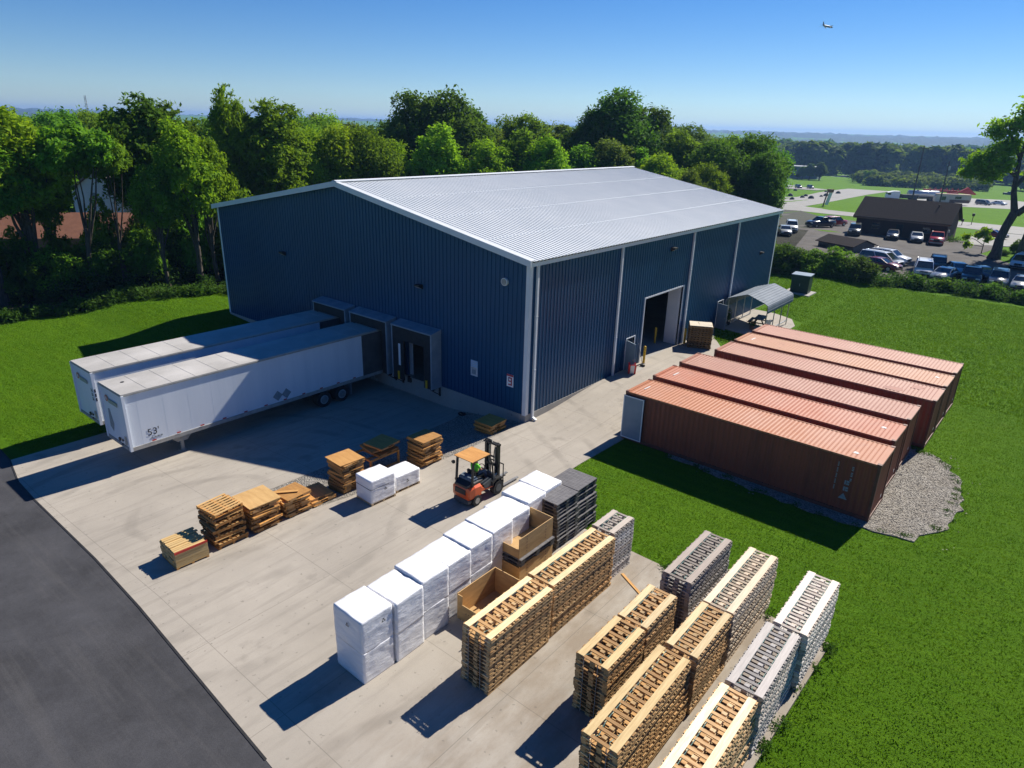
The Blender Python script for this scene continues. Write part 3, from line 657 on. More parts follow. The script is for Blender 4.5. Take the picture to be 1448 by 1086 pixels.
# utility cabinet
uz = g(.9, 43.6)+.1
u = thing("utility_cabinet", "dark green utility cabinet with pale lid on a concrete pad in the lawn", "utility cabinet", (.85, 43.7, uz), R(4))
m = MB(); m.box(-.85, .85, -.7, .7, 0, 1.75); m.box(-.80, .80, -.73, -.7, .1, 1.5); m.build("body", M['utilgreen'], u)
m = MB(); m.prism([(-.78, 1.75), (.75, 1.75), (.75, 1.86), (-.78, 1.82)], -.92, .92, 'x'); m.build("lid", M['bluedoor'], u)
m = MB(); m.box(-.03, .03, -.76, -.73, .7, .95); m.build("handle", M['steel'], u)
# red and white stack by the near door
rw = thing("folding_barrier", "small red and white folding barrier by the near open door", "barrier", (.85, 10.15, g(.85, 10.15)+.03), R(35))
for s in (-1, 1):
    m = MB(); m.obb((0, s*.14, .36), (.5, .03, .74), (R(-s*20), 0, 0)); o = m.build("panel", M['red'], rw)
    m = MB(); m.obb((0, s*.16, .36), (.26, .036, .66), (R(-s*20), 0, 0)); m.build("white_stripe", M['white'], o)
# broom leaning on the wall
br = thing("broom", "thin broom leaning against the wall beside the near door", "broom", (.35, 12.0, g(.35, 12)+.03))
m = MB(); m.tube([(.25, 0, .1), (-.28, .15, 1.5)], .018, 6); m.build("handle", M['steel'], br)
m = MB(); m.box(.1, .42, -.05, .05, 0, .13); m.build("brush_head", M['carblack'], br)
# ------------------------------------------------------------------ trailers
def rotz(a): return (0, 0, a)
def make_wheel(parent, x, y, z, r=.5, w=.56, side=1):
    t = MB(); t.cyl((x-w/2, y, z), r, w, 28, 'x'); o = t.build("wheel", M['rubber'], parent)
    m = MB(); m.cyl((x+side*(w/2-.05), y, z), r*.56, side*.065, 20, 'x'); m.build("rim", M['rim'], o)
    m = MB(); m.cyl((x+side*(w/2+.01), y, z), r*.42, side*.012, 18, 'x'); m.cyl((x+side*(w/2+.012), y, z), r*.17, side*.10, 12, 'x'); m.build("hub", M['steel'], o)
def make_trailer(xl, y0, label, first):
    """nose at y0, rear at the dock; xl = left side, box 2.6 wide"""
    w, L, zb, zt = 2.6, -.42-y0, .26, 3.18
    t = thing("semi_trailer", label, "trailer", (xl, y0, 0), 0, "white box trailers backed into the docks")
    b = MB(); b.box(.04, w-.04, .0, L-1.65, zb+.16, zt-.03); b.build("box_body", M['trailer'], t)
    for xa in (w-.044, .0385):
        p = MB(); k = .62
        while k < L-1.75: p.box(xa, xa+.006, k-.012, k+.012, zb+.2, zt-.1); k += 1.22
        p.build("panel_seam", M['trailer'], t)
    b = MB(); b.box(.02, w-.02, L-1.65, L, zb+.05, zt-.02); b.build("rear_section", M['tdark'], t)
    b = MB(); b.box(.0, w, -.02, L, zt-.03, zt+.012)
    k = 1.2
    while k < L-.5: b.box(.06, w-.06, k-.02, k+.02, zt+.012, zt+.022); k += 1.2
    b.build("roof", M['troof'], t)
    b = MB(); b.box(w-.045, w+.02, -.025, L, zt-.10, zt-.03); b.box(-.02, .045, -.025, L, zt-.10, zt-.03); b.box(-.02, w+.02, -.04, .0, zt-.10, zt-.03); b.build("top_rail", M['carblack'] if False else M['rail'], t)
    b = MB(); b.box(w-.05, w+.015, 0, L-.05, zb-.02, zb+.17); b.box(-.015, .05, 0, L-.05, zb-.02, zb+.17); b.box(0, w, -.03, .06, zb-.02, zb+.12); b.box(.05, w-.05, 0, L, zb+.04, zb+.14)
    b.box(-.02, w+.02, -.045, -.03, zb, zb+.06); b.build("bottom_rail", M['rail'], t)
    for cx in (.0, w):
        b = MB(); b.box(cx-.07, cx+.07, -.05, .07, zb+.0, zt-.05); b.build("corner_post", M['trailer'], t)
    m = MB(); k = 1.0
    while k < L-2: m.box(w+.015, w+.03, k, k+.2, zb+.21, zb+.27); k += 1.22
    m.build("marker_lights", M['redlamp'], t)
    gz = g(xl+1.3, y0+2.6); gr = g(xl+1.3, -4)
    for s in (.55, w-.55):
        m = MB(); m.box(s-.07, s+.07, 2.55, 2.7, gz+.03, zb); m.box(s-.15, s+.15, 2.45, 2.8, gz+.03, gz+.07); m.build("landing_leg", M['rail'], t)
    m = MB(); m.prism([(1.9, zb), (3.4, zb), (2.9, -.25), (2.4, -.25)], w-.62, w-.5, 'x'); m.build("landing_gear_bracket", M['rail'], t)
    b = MB(); b.box(.7, w-.7, L-5.6, L-1.8, -.12, zb); b.box(.2, w-.2, L-4.75, L-4.6, gr+.48, gr+.62); b.box(.2, w-.2, L-3.45, L-3.3, gr+.48, gr+.62); b.build("bogie", M['carblack'], t)
    for wy in (L-4.67, L-3.37):
        for cx, sd in ((.28, -1), (w-.28, 1)): make_wheel(t, cx, wy, gr+.52, .5, .54, sd)
    m = MB(); m.box(.05, .6, L-2.62, L-2.6, gr+.25, zb); m.box(w-.6, w-.05, L-2.62, L-2.6, gr+.25, zb); m.build("mud_flap", M['greymark'], t)
    m = MB(); m.box(.3, w-.3, L-.4, L-.3, gr+.5, gr+.6); m.box(.6, .7, L-.4, L-.3, gr+.6, zb); m.box(w-.7, w-.6, L-.4, L-.3, gr+.6, zb); m.build("rear_bumper", M['rail'], t)
    # nose fittings and marks
    for q, zq, rq in ((.62, .38, .10), (.76, .42, .06), (.72, .20, .05)): m = MB(); m.cyl((w*q, -.05, zb+zq), rq, -.05, 14, 'y'); m.build("air_coupling", M['carblack'], t)
    m = MB(); m.box(w*.84, w*.9, -.06, -.045, zb+.25, zb+.7); m.build("document_box", M['rail'], t)
    m = MB(); m.cyl((.78, -.052, zt-.62), .17, .012, 20, 'y'); o = m.build("nose_emblem", M['oramark'], t)
    m = MB(); m.box(.98, 1.95, -.05, -.04, zt-.80, zt-.60); m.build("emblem_bar", M['grnmark'], o)
    m = MB(); m.cyl((.78, -.058, zt-.62), .08, .012, 16, 'y'); m.build("emblem_centre", M['whitemark'], o)
    if first:
        m = MB(); m.prism([(.55, zb+.75), (.85, zb+.55), (1.05, zb+1.0), (.80, zb+1.75), (.62, zb+1.7)], -.012, -.004, 'y'); m.build("worn_placard_patch", M['greymark'], t)
        tx = bpy.data.curves.new("length_text", 'FONT'); tx.body = "53'"; tx.size = .50; tx.extrude = .002; tx.materials.append(M['mark'])
        tmp = link("length_text", tx); bpy.context.view_layer.update(); tm = bpy.data.meshes.new_from_object(tmp.evaluated_get(bpy.context.evaluated_depsgraph_get())); bpy.data.objects.remove(tmp)
        link("length_marking", tm, t, (w-.028, .85, zb+.52), (R(90), 0, R(90)))
        m = MB()
        for k in range(4): m.box(w-.033, w-.026, 1.0+.15*k, 1.1+.15*k, zb+.34, zb+.42)
        m.build("small_print", M['greymark'], t)
        m = MB()
        for k, yy in ((0, 8.0), (1, 8.56)):
            m.add([(w-.026, yy-.31, zb+.56), (w-.026, yy, zb+.25), (w-.026, yy+.31, zb+.56), (w-.026, yy, zb+.87)], [(0,1,2,3)])
        m.build("placards", M['greymark'], t)
        m = MB(); m.box(w-.026, w-.02, 8.24, 8.40, zb+.25, zb+.38); m.build("white_label", M['white'], t)
        m = MB(); m.cyl((.9, .75, zt+.012), .09, .012, 16, 'z'); m.build("roof_vent", M['carblack'], t)
    else:
        m = MB()
        for k in range(3):
            z = zb+1.35+.24*k; m.box(w+.072, w+.076, -.02, .05, z, z+.17) ; m.box(w-.26, w-.08, -.055, -.05, z, z+.05); m.box(w-.26, w-.22, -.055, -.05, z+.05, z+.17); m.box(w-.14, w-.08, -.055, -.05, z+.05, z+.17)
        m.build("upright_mark", M['mark'], t)
        m = MB()
        for k in range(3): m.box(w-.034, w-.026, .45, .66, zb+.30+.24*k, zb+.46+.24*k); m.box(w-.034, w-.026, .72, .86, zb+.33+.24*k, zb+.42+.24*k)
        m.build("side_mark", M['mark'], t)
    return t
make_trailer(-14.0, -16.12, "white 53 foot trailer backed into the middle dock, nearer of the two", True)
make_trailer(-18.3, -15.85, "white trailer backed into the far dock, behind the nearer trailer", False)

# ------------------------------------------------------------------ shipping containers
def corr(mb, a, b, n, depth, pos, z0, z1, out):
    """corrugated sheet between a and b; pos(t, d, z) gives the point"""
    pts = []; step = (b-a)/n
    for k in range(n):
        t = a + k*step; pts += [(t, 0), (t+step*.28, 0), (t+step*.5, depth), (t+step*.78, depth)]
    pts.append((b, 0))
    vs = []
    for t, d in pts: vs += [pos(t, d, z0), pos(t, d, z1)]
    mb.add(vs, [(2*i, 2*i+2, 2*i+3, 2*i+1) for i in range(len(pts)-1)])
def make_container(x, y, yaw, w, h, roofc, sidec, label, extra=()):
    L = 12.19; z = g(x+6, y+1.2)+.06
    t = thing("shipping_container", label, "shipping container", (x, y, z), yaw, "rusty red shipping containers in a row")
    m = MB(); corr(m, .12, L-.12, 46, -.036, lambda a, d, q: (a, .03-d, q), .16, h-.12, 1); corr(m, .12, L-.12, 42, -.036, lambda a, d, q: (a, w-.03+d, q), .16, h-.12, 1)
    o = m.build("side_wall", M['cside'], t); o.color = rgba(sidec)
    m = MB(); corr(m, .15, w-.15, 8, -.036, lambda a, d, q: (L-.03+d, a, q), .16, h-.12, 1); o = m.build("end_wall", M['cside'], t); o.color = rgba(sidec)
    m = MB()
    # roof sheet with ribs running across
    n = 62; st = (L-.36)/n; pts = []
    for k in range(n): a = .18+k*st; pts += [(a, 0), (a+st*.3, 0), (a+st*.5, .014), (a+st*.8, .014)]
    pts.append((L-.18, 0)); vs = []
    for a, d in pts: vs += [(a, .07, h-.045+d), (a, w-.07, h-.045+d)]
    m.add(vs, [(2*i, 2*i+2, 2*i+3, 2*i+1) for i in range(len(pts)-1)])
    m.box(.0, .18, .07, w-.07, h-.06, h-.018); m.box(L-.18, L, .07, w-.07, h-.06, h-.018)
    m.box(.0, L, .0, .07, h-.10, h-.02); m.box(0, L, w-.07, w, h-.10, h-.02)
    o = m.build("roof", M['croof'], t); o.color = rgba(roofc)
    m = MB()
    for a in (0, L-.12):
        for b in (0, w-.12): m.box(a, a+.12, b, b+.12, .12, h-.10)
    m.box(.12, L-.12, .0, .06, 0, .16); m.box(.12, L-.12, w-.06, w, 0, .16); m.box(.12, L-.12, .005, .05, h-.14, h-.10); m.box(.12, L-.12, w-.05, w-.005, h-.14, h-.10)
    m.box(L-.06, L, .12, w-.12, 0, .16); m.box(L-.06, L, .12, w-.12, h-.14, h-.10); m.box(0, .1, .12, w-.12, 0, .16); m.box(0, .1, .12, w-.12, h-.22, h-.10)
    m.build("frame", M['crail'], t)
    for a in (-.005, L-.165):
        for b in (-.008, w-.152):
            for c in (-.005, h-.115): m = MB(); m.box(a, a+.17, b, b+.16, c, c+.119); m.build("corner_casting", M['crail'], t)
    m = MB(); k = .5   # roof-edge rivets / pressed marks along both top rails
    while k < L-.3: m.box(k, k+.10, -.004, .012, h-.075, h-.025); m.box(k, k+.1, w-.012, w+.004, h-.075, h-.025); k += .46
    m.build("rail_pockets", M['crail'], t)
    m = MB(); m.box(.10, .13, .1, w-.1, .16, h-.2); m.build("inner_door", M['cside'] , t).color = rgba(sidec)
    m = MB()
    for b in (.45, .95, 1.5, 2.0): m.cyl((.06, b, .1), .02, h-.25, 8)
    m.build("lock_rods", M['steel'], t)
    if 'door' in extra:
        m = MB(); m.box(0, 1.18, -.055, -.005, 0, h-.34); o = m.build("open_door", M['bluedoor'], t, (-.02, -.06, .14))
        m = MB(); m.box(.0, 1.18, -.066, -.056, 0, .05); m.box(0, 1.18, -.066, -.056, h-.39, h-.34); m.box(0, .05, -.066, -.056, .05, h-.39); m.box(1.13, 1.18, -.066, -.056, .05, h-.39); m.build("door_gasket", M['trim'], o)
        m = MB(); m.box(.30, .88, -.060, -.056, 1.25, 1.29); m.build("door_crease", M['bluedoor'], o)
    if 'text' in extra:
        m = MB(); r2 = random.Random(5)
        for k in range(26):
            z = h-.35-.055*k; m.box(L-1.62, L-1.62+.05, -.012, -.006, z, z+.035) if k % 5 else None
        for k in range(11):
            z = h-.40-.07*k; m.box(L-1.05, L-.97, -.012, -.006, z, z+.045) if k % 4 else None
        for z in (h-1.32, h-1.62): m.box(L-1.22, L-1.16, -.012, -.006, z, z+.2); m.box(L-1.14, L-1.03, -.012, -.006, z+.11, z+.2); m.box(L-1.14, L-1.03, -.012, -.006, z, z+.085)
        m.add([(L-1.35, -.012, h-2.02), (L-.98, -.012, h-2.02), (L-1.17, -.012, h-1.74)], [(0,1,2)])
        m.build("white_print", M['greymark'], t)
    m = MB()
    for k in range(3): m.box(L+.008, L+.014, w*.62+.05*k, w*.62+.035+.05*k, .55, .68)
    m.build("end_plate", M['whitemark'], t)
    if 'patch' in extra:
        m = MB(); m.prism([(L-2.6, .25), (L-1.9, .2), (L-1.7, .5), (L-1.75, .95), (L-2.3, .9), (L-2.65, .6)], h-.06, h-.0265, 'z'); m.prism([(L-1.5, 1.4), (L-1.0, 1.35), (L-.9, 1.9), (L-1.3, 2.05)], h-.06, h-.0265, 'z'); m.build("rust_repair_patch", M['cside'], t).color = (.30, .085, .045, 1)
    if 'scrape' in extra:
        q = random.Random(label).uniform(0, 1); m = MB(); m.prism([(L-1.3+q*.5, .5+q), (L-1.1+q*.5, .48+q), (L-1.05+q*.5, .62+q), (L-1.25+q*.5, .70+q)], h-.06, h-.0268, 'z'); m.build("pale_scrape", M['whitemark'], t); m = MB(); m.prism([(.5+q*.3, .9), (.58+q*.3, .92), (.60+q*.3, 1.5), (.52+q*.3, 1.46)], h-.06, h-.0268, 'z'); m.build("pale_scrape", M['whitemark'], t)
    return t
sd = (.25, .060, .028)
OR = (.37, .120, .042); RD = (.36, .092, .033); PK1 = (.31, .115, .070); PK2 = (.33, .130, .080); PE = (.37, .150, .064); PK3 = (.34, .134, .080)
make_container(5.07, 1.96, R(-.42), 2.44, 2.70, OR, sd, "orange-roofed front container with a grey door folded open against its side", ('door', 'text', 'scrape'))
make_container(4.95, 5.05, R(-.6), 2.44, 2.70, RD, sd, "bright red-orange roofed container directly behind the nearest one", ('scrape',))
make_container(4.95, 8.25, R(-.5), 2.44, 2.70, PK1, sd, "pinkish-roofed container, third from the front, beside the wide gap", ())
make_container(5.45, 12.05, R(-.9), 2.44, 2.70, PK2, sd, "pink-roofed container with dark rust patches at its right end", ('patch',))
make_container(5.48, 15.0, R(-1.1), 2.44, 2.70, PE, sd, "peach-roofed container second from the back of the row", ('scrape',))
make_container(5.52, 18.0, R(-1.1), 2.44, 2.70, PK3, sd, "pale pink-roofed container at the very back of the row", ())

# ------------------------------------------------------------------ pallets
def pallet_parts(wd, L, h, mats, pitch=.345):
    """long pallet lying along y: two wide edge boards, cross slats, blocks, bottom boards"""
    out = []; e = .21
    n = max(2, int(round(L/pitch)))
    eb = []
    for s in (-1, 1):
        m = MB(); x = s*(wd/2-.045-e/2); m.box(x-e/2, x+e/2, -L/2, L/2, h-.024, h); eb.append(m.mesh("edge_board", mats[0]))
    m = MB(); 
    for k in range(n+1):
        y = -L/2 + .05 + k*(L-.10)/n; m.box(-wd/2, wd/2, y-.05, y+.05, h-.05, h-.0245)
    sl = m.mesh("slats", mats[1])
    runs = []
    for x, hw in ((-wd/2+.08, .078), (0, .078), (wd/2-.08, .078)):
        m = MB(); m.box(x-hw, x+hw, -L/2+.002, L/2-.002, 0, .022); st = (L-.10)/n
        for k in range(n+1):
            y = -L/2 + .05 + k*st; ya, yb = max(-L/2+.003, y-st*.36), min(L/2-.003, y+st*.36)
            if x: m.box(x-.074, x+.076 if x > 0 else x+.074, ya, yb, .018, h-.0505)
            elif k % 2 == 0: m.box(-.07, .07, max(-L/2+.003, y-.05), min(L/2-.003, y+.05), .018, h-.0505)
            if not x and k < n: y += .5*st; m.box(-.066, .066, y-.05, y+.05, .018, h-.03)
        runs.append(m.mesh("runner", mats[2]))
    return eb, sl, runs
def pallet_stack(name, x0, x1, y0, y1, H, n, tint, desc, col):
    grey = name in ('P3', 'Q3', 'S2', 'S3', 'R3'); wd, L = x1-x0, y1-y0; h = H/n; cx, cy = (x0+x1)/2, (y0+y1)/2
    eb, sl, runs = pallet_parts(wd, L, h-.002, (M['greyedge'], M['greydark'], M['greywood']) if grey else (M['pineedge'], M['pinedark'], M['pine'])); z0 = g(cx, cy)+.03
    rr = random.Random(name); lx = ly = 0
    for i in range(n):
        k = n-1-i
        lab = f"topmost {desc[0]} pallet of {desc[1]}" if k == 0 else (f"lowest {desc[0]} pallet of {desc[1]}" if i == 0 else f"{ORD[k]} {desc[0]} pallet from the top of {desc[1]}")
        top = i == n-1
        o = thing("wooden_pallet", lab, "pallet", (cx + lx + rr.uniform(-.014, .014), cy + ly + rr.uniform(-.025, .025), z0+i*h), R(rr.uniform(-.5, .5)), "long wooden pallets in strapped stacks")
        v = rr.uniform(.62, 1.16); wv = rr.choice((1, 1, 1, .86, 1.06)); c = (tint[0]*v, tint[1]*v*(.5+.5*wv), tint[2]*v*wv, 1)
        lx += rr.uniform(-.012, .012); ly += rr.uniform(-.014, .014)
        for me in eb: q = link("edge_board", me, o); q.color = tuple(min(1.6, a*1.1) for a in c[:3])+(1,) if top else c
        for nm, me in [("slats", sl)]+[("runner", q) for q in runs]: q = link(nm, me, o); q.color = c
    s = thing("strapping", f"grey and teal strapping tied around {desc[1]}", "strapping", (cx, cy, z0), 0, "strapping around the pallet stacks")
    for x in (-wd*.22, wd*.2):
        for y in (-L/2-.022, L/2+.018): m = MB(); m.box(x-.008, x+.008, y, y+.005, .02, H-.03); m.build("grey_strap", M['strap'], s)
    for q in (-1, 1):
        x = q*(wd/2-.272); m = MB(); ln = [(x+rr.uniform(-.012, .012), -L/2+.05+k*(L-.1)/6, H-.030-.006*(k % 3)) for k in range(7)]; ln.insert(1, (x*.62, -L/2+.2, H-.05)); m.tube(ln, .008, 5); m.build("teal_tie", M['teal'], s)
TAN, TAN2, GREY, PALE, DGREY = (1.12, 1.0, .82), (1.18, 1.0, .72), (1.24, 1.2, 1.18), (1.22, 1.19, 1.16), (.62, .56, .55)
stacks = [
 ("P1", 10.22, 11.32, -15.8, -12.87, TAN, ("tan", "the front stack beside the white loads")),
 ("P2", 10.2, 11.27, -12.7, -9.1, TAN, ("tan", "the long stack beside the plywood bins")),
 ("P3", 10.15, 11.12, -8.9, -7.5, PALE, ("pale grey", "the short stack behind the plywood bins")),
 ("Q1", 13.33, 14.38, -14.5, -12.5, TAN2, ("brown", "the frontmost short stack of the middle row")),
 ("Q2", 13.4, 14.42, -12.38, -10.5, TAN, ("tan", "the second short stack of the middle row")),
 ("Q3", 13.4, 14.45, -9.65, -6.45, (.80, .76, .74), ("dark grey-brown", "the lone back stack of the middle row")),
 ("R1", 14.95, 15.98, -16.6, -12.78, TAN2, ("yellowish", "the long front stack of the third row")),
 ("R2", 15.03, 16.05, -12.6, -10.27, TAN, ("yellowish", "the short middle stack of the third row")),
 ("R3", 15.03, 16.05, -10.17, -6.4, (1.25, 1.12, .92), ("pale tan", "the long back stack of the third row")),
 ("S1", 16.83, 17.85, -17.0, -12.92, (1.22, 1.16, 1.08), ("pale tan", "the front stack of the lawn-side row")),
 ("S2", 16.85, 17.88, -12.76, -9.8, GREY, ("bleached grey", "the middle stack of the lawn-side row")),
 ("S3", 17.0, 18.03, -9.68, -6.45, PALE, ("bleached white", "the back stack of the lawn-side row")),
]
for s in stacks: pallet_stack(s[0], *s[1:5], 2.0, 15, s[5], s[6], None)
# square pallets (piles on the left, stack by the door)
def square_pallet(mb_t, mb_s, w=1.2, h=.14, n=7):
    for k in range(n): x = -w/2+.055+k*(w-.11)/(n-1); mb_t.box(x-.05, x+.05, -w/2, w/2, h-.022, h)
    for y in (-w/2+.05, 0, w/2-.05): mb_s.box(-w/2, w/2, y-.045, y+.045, .022, h-.0225)
    for k in (0, n//2, n-1): x = -w/2+.055+k*(w-.11)/(n-1); mb_s.box(x-.05, x+.05, -w/2, w/2, 0, .0215)
a, b = MB(), MB(); square_pallet(a, b); SP = (a.mesh("deck_slats", M['lumber']), b.mesh("stringers", M['panelwood']))
def put_pallet(loc, rot, label, group, col=(1,1,1,1), sc=(1,1,1)):
    o = thing("wooden_pallet", label, "pallet", loc, 0, group); o.rotation_euler = rot; o.scale = sc
    for nm, me in zip(("deck_slats", "stringers"), SP): link(nm, me, o).color = col
    return o
zz = g(1.35, 19.4)+.03; rr = random.Random(3)
for i in range(10):
    k = 9-i; lab = ("topmost" if k == 0 else "lowest" if i == 0 else ORD[k]) + " weathered brown pallet in the stack beside the overhead door" if k in (0, 9) else f"{ORD[k]} pallet from the top beside the overhead door"
    v = rr.uniform(.32, .5) if k else .75
    put_pallet((1.32+rr.uniform(-.02, .02), 19.15+rr.uniform(-.03, .03), zz+i*.165), (0, 0, R(28+rr.uniform(-1, 1))), lab, "weathered pallets beside the overhead door", (v*.85, v*.9, v*.95, 1), (1.4, 1.12, 1.17))
o = thing("cardboard_sheet", "pale torn cardboard sheet covering the stack beside the overhead door", "cardboard", (1.32, 19.15, zz+1.665), R(28)); m = MB(); m.box(-.82, .80, -.66, .64, 0, .03); m.obb((.3, .1, .045), (.9, .7, .02), (R(2), R(-1), R(9))); m.build("sheet", M['cream'], o)

# ------------------------------------------------------------------ white wrapped loads
def wrapped_mesh(seed, w, d, h, n=17, amp=.015, sag=.03, rim=True):
    from mathutils import noise as N
    bm = bmesh.new(); bmesh.ops.create_cube(bm, size=1); bmesh.ops.subdivide_edges(bm, edges=bm.edges[:], cuts=n, use_grid_fill=True)
    off = Vector((seed*7.3, seed*3.1, seed*1.7))
    for v in bm.verts:
        c = v.co.copy(); q = [c.x*w, c.y*d, (c.z+.5)*h]
        r = .035  # rounded vertical edges and top rim
        ex, ey, ez = w/2-abs(q[0]), d/2-abs(q[1]), h-q[2]
        if ex < r and ey < r:
            dx, dy = r-ex, r-ey; L = math.hypot(dx, dy)
            if L > r: k = (L-r)/L; q[0] -= math.copysign(dx*k, q[0]); q[1] -= math.copysign(dy*k, q[1])
        if ez < r and rim:
            k = (1-ez/r)**2*.012; q[0] *= 1-k/w*1.6; q[1] *= 1-k/d*1.6
        p = Vector(q)
        nz = N.fractal(Vector((p.x*2.1+p.z*1.6, p.y*2.1-p.z*1.3, p.z*4.6))+off, .8, 2.3, 4)
        nrm = Vector((c.x if abs(c.x) > .49 else 0, c.y if abs(c.y) > .49 else 0, 1 if c.z > .49 else 0))
        if nrm.length > 0 and c.z > -.49: p += nrm.normalized()*nz*amp
        if c.z > .49: p.z -= sag*(1-(2*c.x)**2)*(1-(2*c.y)**2)*.2; p.z += .018*N.noise(Vector((p.x*3, p.y*1.2, seed)))
        v.co = p
    for f in bm.faces: f.smooth = True
    me = bpy.data.meshes.new("film"); bm.to_mesh(me); bm.free(); me.materials.append(M['film']); return me
def wrapped_load(loc, rz, w, d, h, seed, label, group, marks=(), base=True, rim=True):
    o = thing("wrapped_pallet_load", label, "wrapped load", loc, rz, group); b = .11 if base else .0
    me = wrapped_mesh(seed, w, d, h-b, rim=rim); link("film", me, o, (0, 0, b))
    if base:
        m = MB()
        for y in (-d/2+.06, 0, d/2-.06): m.box(-w/2, w/2, y-.05, y+.05, .025, b-.012)
        m.box(-w/2, w/2, -d/2, d/2, b-.012, b+.004); m.box(-w/2, -w/2+.12, -d/2, d/2, 0, .024); m.box(w/2-.12, w/2, -d/2, d/2, 0, .024); m.build("base_pallet", M['pine'], o)
    for face, u, z in marks:
        m = MB(); s = .075
        for k in range(3):
            a = R(90+120*k); c = (math.cos(a)*s*.62, math.sin(a)*s*.62)
            m.add([(c[0]+math.cos(a+q)*s*.62, 0, c[1]+math.sin(a+q)*s*.62) for q in (R(0), R(110), R(230))], [(0,1,2)])
        if face == 'front': m.build("handling_mark", M['mark'], o, (u, -d/2-.035, z))
        else: m.build("handling_mark", M['mark'], o, (w/2+.035, u, z), (0, 0, R(90)))
    return o
row = [(7.02, -17.88), (7.05, -16.68), (6.98, -15.5), (6.86, -14.32), (6.80, -13.16), (6.74, -12.0), (6.58, -10.8), (6.42, -9.6), (6.32, -8.4)]
for i, (x, y) in enumerate(row):
    z = g(x+.6, y+.6)+.03; pos = "frontmost" if i == 0 else "rearmost" if i == 8 else ORD[i] 
    desc = f"in the {pos} stack of the white row" if i in (0, 8) else f"in the {pos} stack from the front of the white row"
    rz = R((-1.0, 1.0, -.6, .5, -.4, .8, -.5, .3, -.7)[i])
    hh = (1.10, 1.08, 1.11, 1.07, 1.09, 1.10, 1.06, 1.09, 1.08)[i]
    wrapped_load((x+.66, y+.58, z), rz, 1.32, 1.14, hh, i*2+1, "lower white wrapped pallet load " + desc, "white wrapped loads in a double-stacked row", base=i > 3, rim=False)
    wrapped_load((x+.66+(.006 if i % 2 else -.006), y+.58, z+hh-.03), rz+R(.2 if i % 2 else -.15), 1.328, 1.148, hh+.03, i*2+2, "upper white wrapped pallet load " + desc, "white wrapped loads in a double-stacked row", base=False, marks=
                 (('front', .05, .78), ('side', .2, .82)) if i == 0 else ())
z = g(.3, -10.7)+.03
o = wrapped_load((.22, -10.72, z), R(-3), 1.10, 1.30, 1.18, 21, "taller white wrapped load with a dark band standing alone in the yard", "white wrapped loads standing beside the wood piles", (('side', .1, .62),))
m = MB(); m.box(-.565, .565, -.665, -.655, .765, .785); m.box(-.565, .40, .655, .665, .765, .785); m.box(.556, .566, -.66, .3, .77, .785); m.build("dark_band", M['mark'], o)
wrapped_load((.2, -9.25, z), R(-3), 1.02, 1.35, .78, 22, "low white wrapped load on a wooden pallet behind the taller one", "white wrapped loads standing beside the wood piles", (('side', -.05, .42),))

# ------------------------------------------------------------------ black pallets and plywood bins
m = MB(); w, d, h = 1.36, 1.40, .145
m.box(-w/2, w/2, -d/2, d/2, h-.03, h)
for k in range(9): x = -w/2+.07+k*(w-.14)/8; m.box(x-.055, x+.055, -d/2+.01, d/2-.01, h, h+.007)
BT = m.mesh("deck", M['gplastic'])
m = MB()
for x in (-w/2+.09, 0, w/2-.09):
    for y in (-d/2+.09, 0, d/2-.09): m.box(x-.085, x+.085, y-.085, y+.085, .02, h-.031)
for y in (-d/2+.09, 0, d/2-.09): m.box(-w/2, w/2, y-.08, y+.08, 0, .019)
BB = m.mesh("feet", M['bplastic'])
def black_pallet(loc, rz, label, group):
    o = thing("dark_pallet", label, "pallet", loc, rz, group); link("deck", BT, o); link("feet", BB, o)
rr = random.Random(8); zb = g(7.8, -7.3)+.03
for c, (cx, cy, nm) in enumerate(((7.86, -7.98, "nearer"), (7.80, -6.54, "farther"))):
    for i in range(13):
        k = 12-i; off = -.09 if i > 8 else 0
        lab = f"{'topmost' if k == 0 else 'lowest' if i == 0 else ORD[k]} dark grey pallet of the {nm} dark stack" if k in (0, 12) else f"{ORD[k]} dark grey pallet from the top of the {nm} dark stack"
        black_pallet((cx+off+rr.uniform(-.035, .035), cy+rr.uniform(-.02, .02), zb+i*.154), R(rr.uniform(-1.2, 1.2)), lab, "dark grey pallets stacked at the lawn's edge")
def plywood_bin(loc, rz, w, d, h, front, label, step=False):
    o = thing("plywood_bin", label, "bin", loc, rz, "open plywood bins among the stacks"); t = .03
    def panel(nm, *bx):
        m = MB(); m.box(*bx); return m.build(nm, M['binwood'], o)
    panel("side_panel", -w/2, -w/2+t, -d/2, d/2, .03, h); r_ = panel("side_panel", w/2-t, w/2, -d/2, d/2, .03, h)
    panel("back_panel", -w/2+t, w/2-t, d/2-t, d/2, .03, h)
    if step:
        m = MB(); m.prism([(-w/2+t, .03), (w/2-t, .03), (w/2-t, front), (-w/2+.22, front), (-w/2+.22, h*.96), (-w/2+t, h*.96)], -d/2, -d/2+t, 'y'); m.build("front_panel", M['binwood'], o)
        m = MB()
        for k in range(5): m.tube([(-.28+.12*k, -d/2-.002, front*.55+.03*(k % 2)), (-.22+.12*k, -d/2-.002, front*.63-.02*(k % 2))], .008, 5)
        m.build("scrawled_mark", M['mark'], o)
    else: panel("front_panel", -w/2+t, w/2-t, -d/2, -d/2+t, .03, front)
    m = MB(); m.box(-w/2, w/2, -d/2, d/2, 0, .029); m.build("floor_panel", M['binwood'], o)
    m = MB()
    for y in (-d*.28, d*.28):
        for z in np.arange(.12, h-.05, .12): m.box(w/2, w/2+.004, y-.02, y+.02, z, z+.04)
    m.build("staple_marks", M['brown'], o)
    return o
zg = g(8.2, -10.4)+.03
plywood_bin((8.2, -10.42, zg), 0, 1.34, 1.96, .86, .8, "lower plywood bin almost hidden beneath the dark pallets")
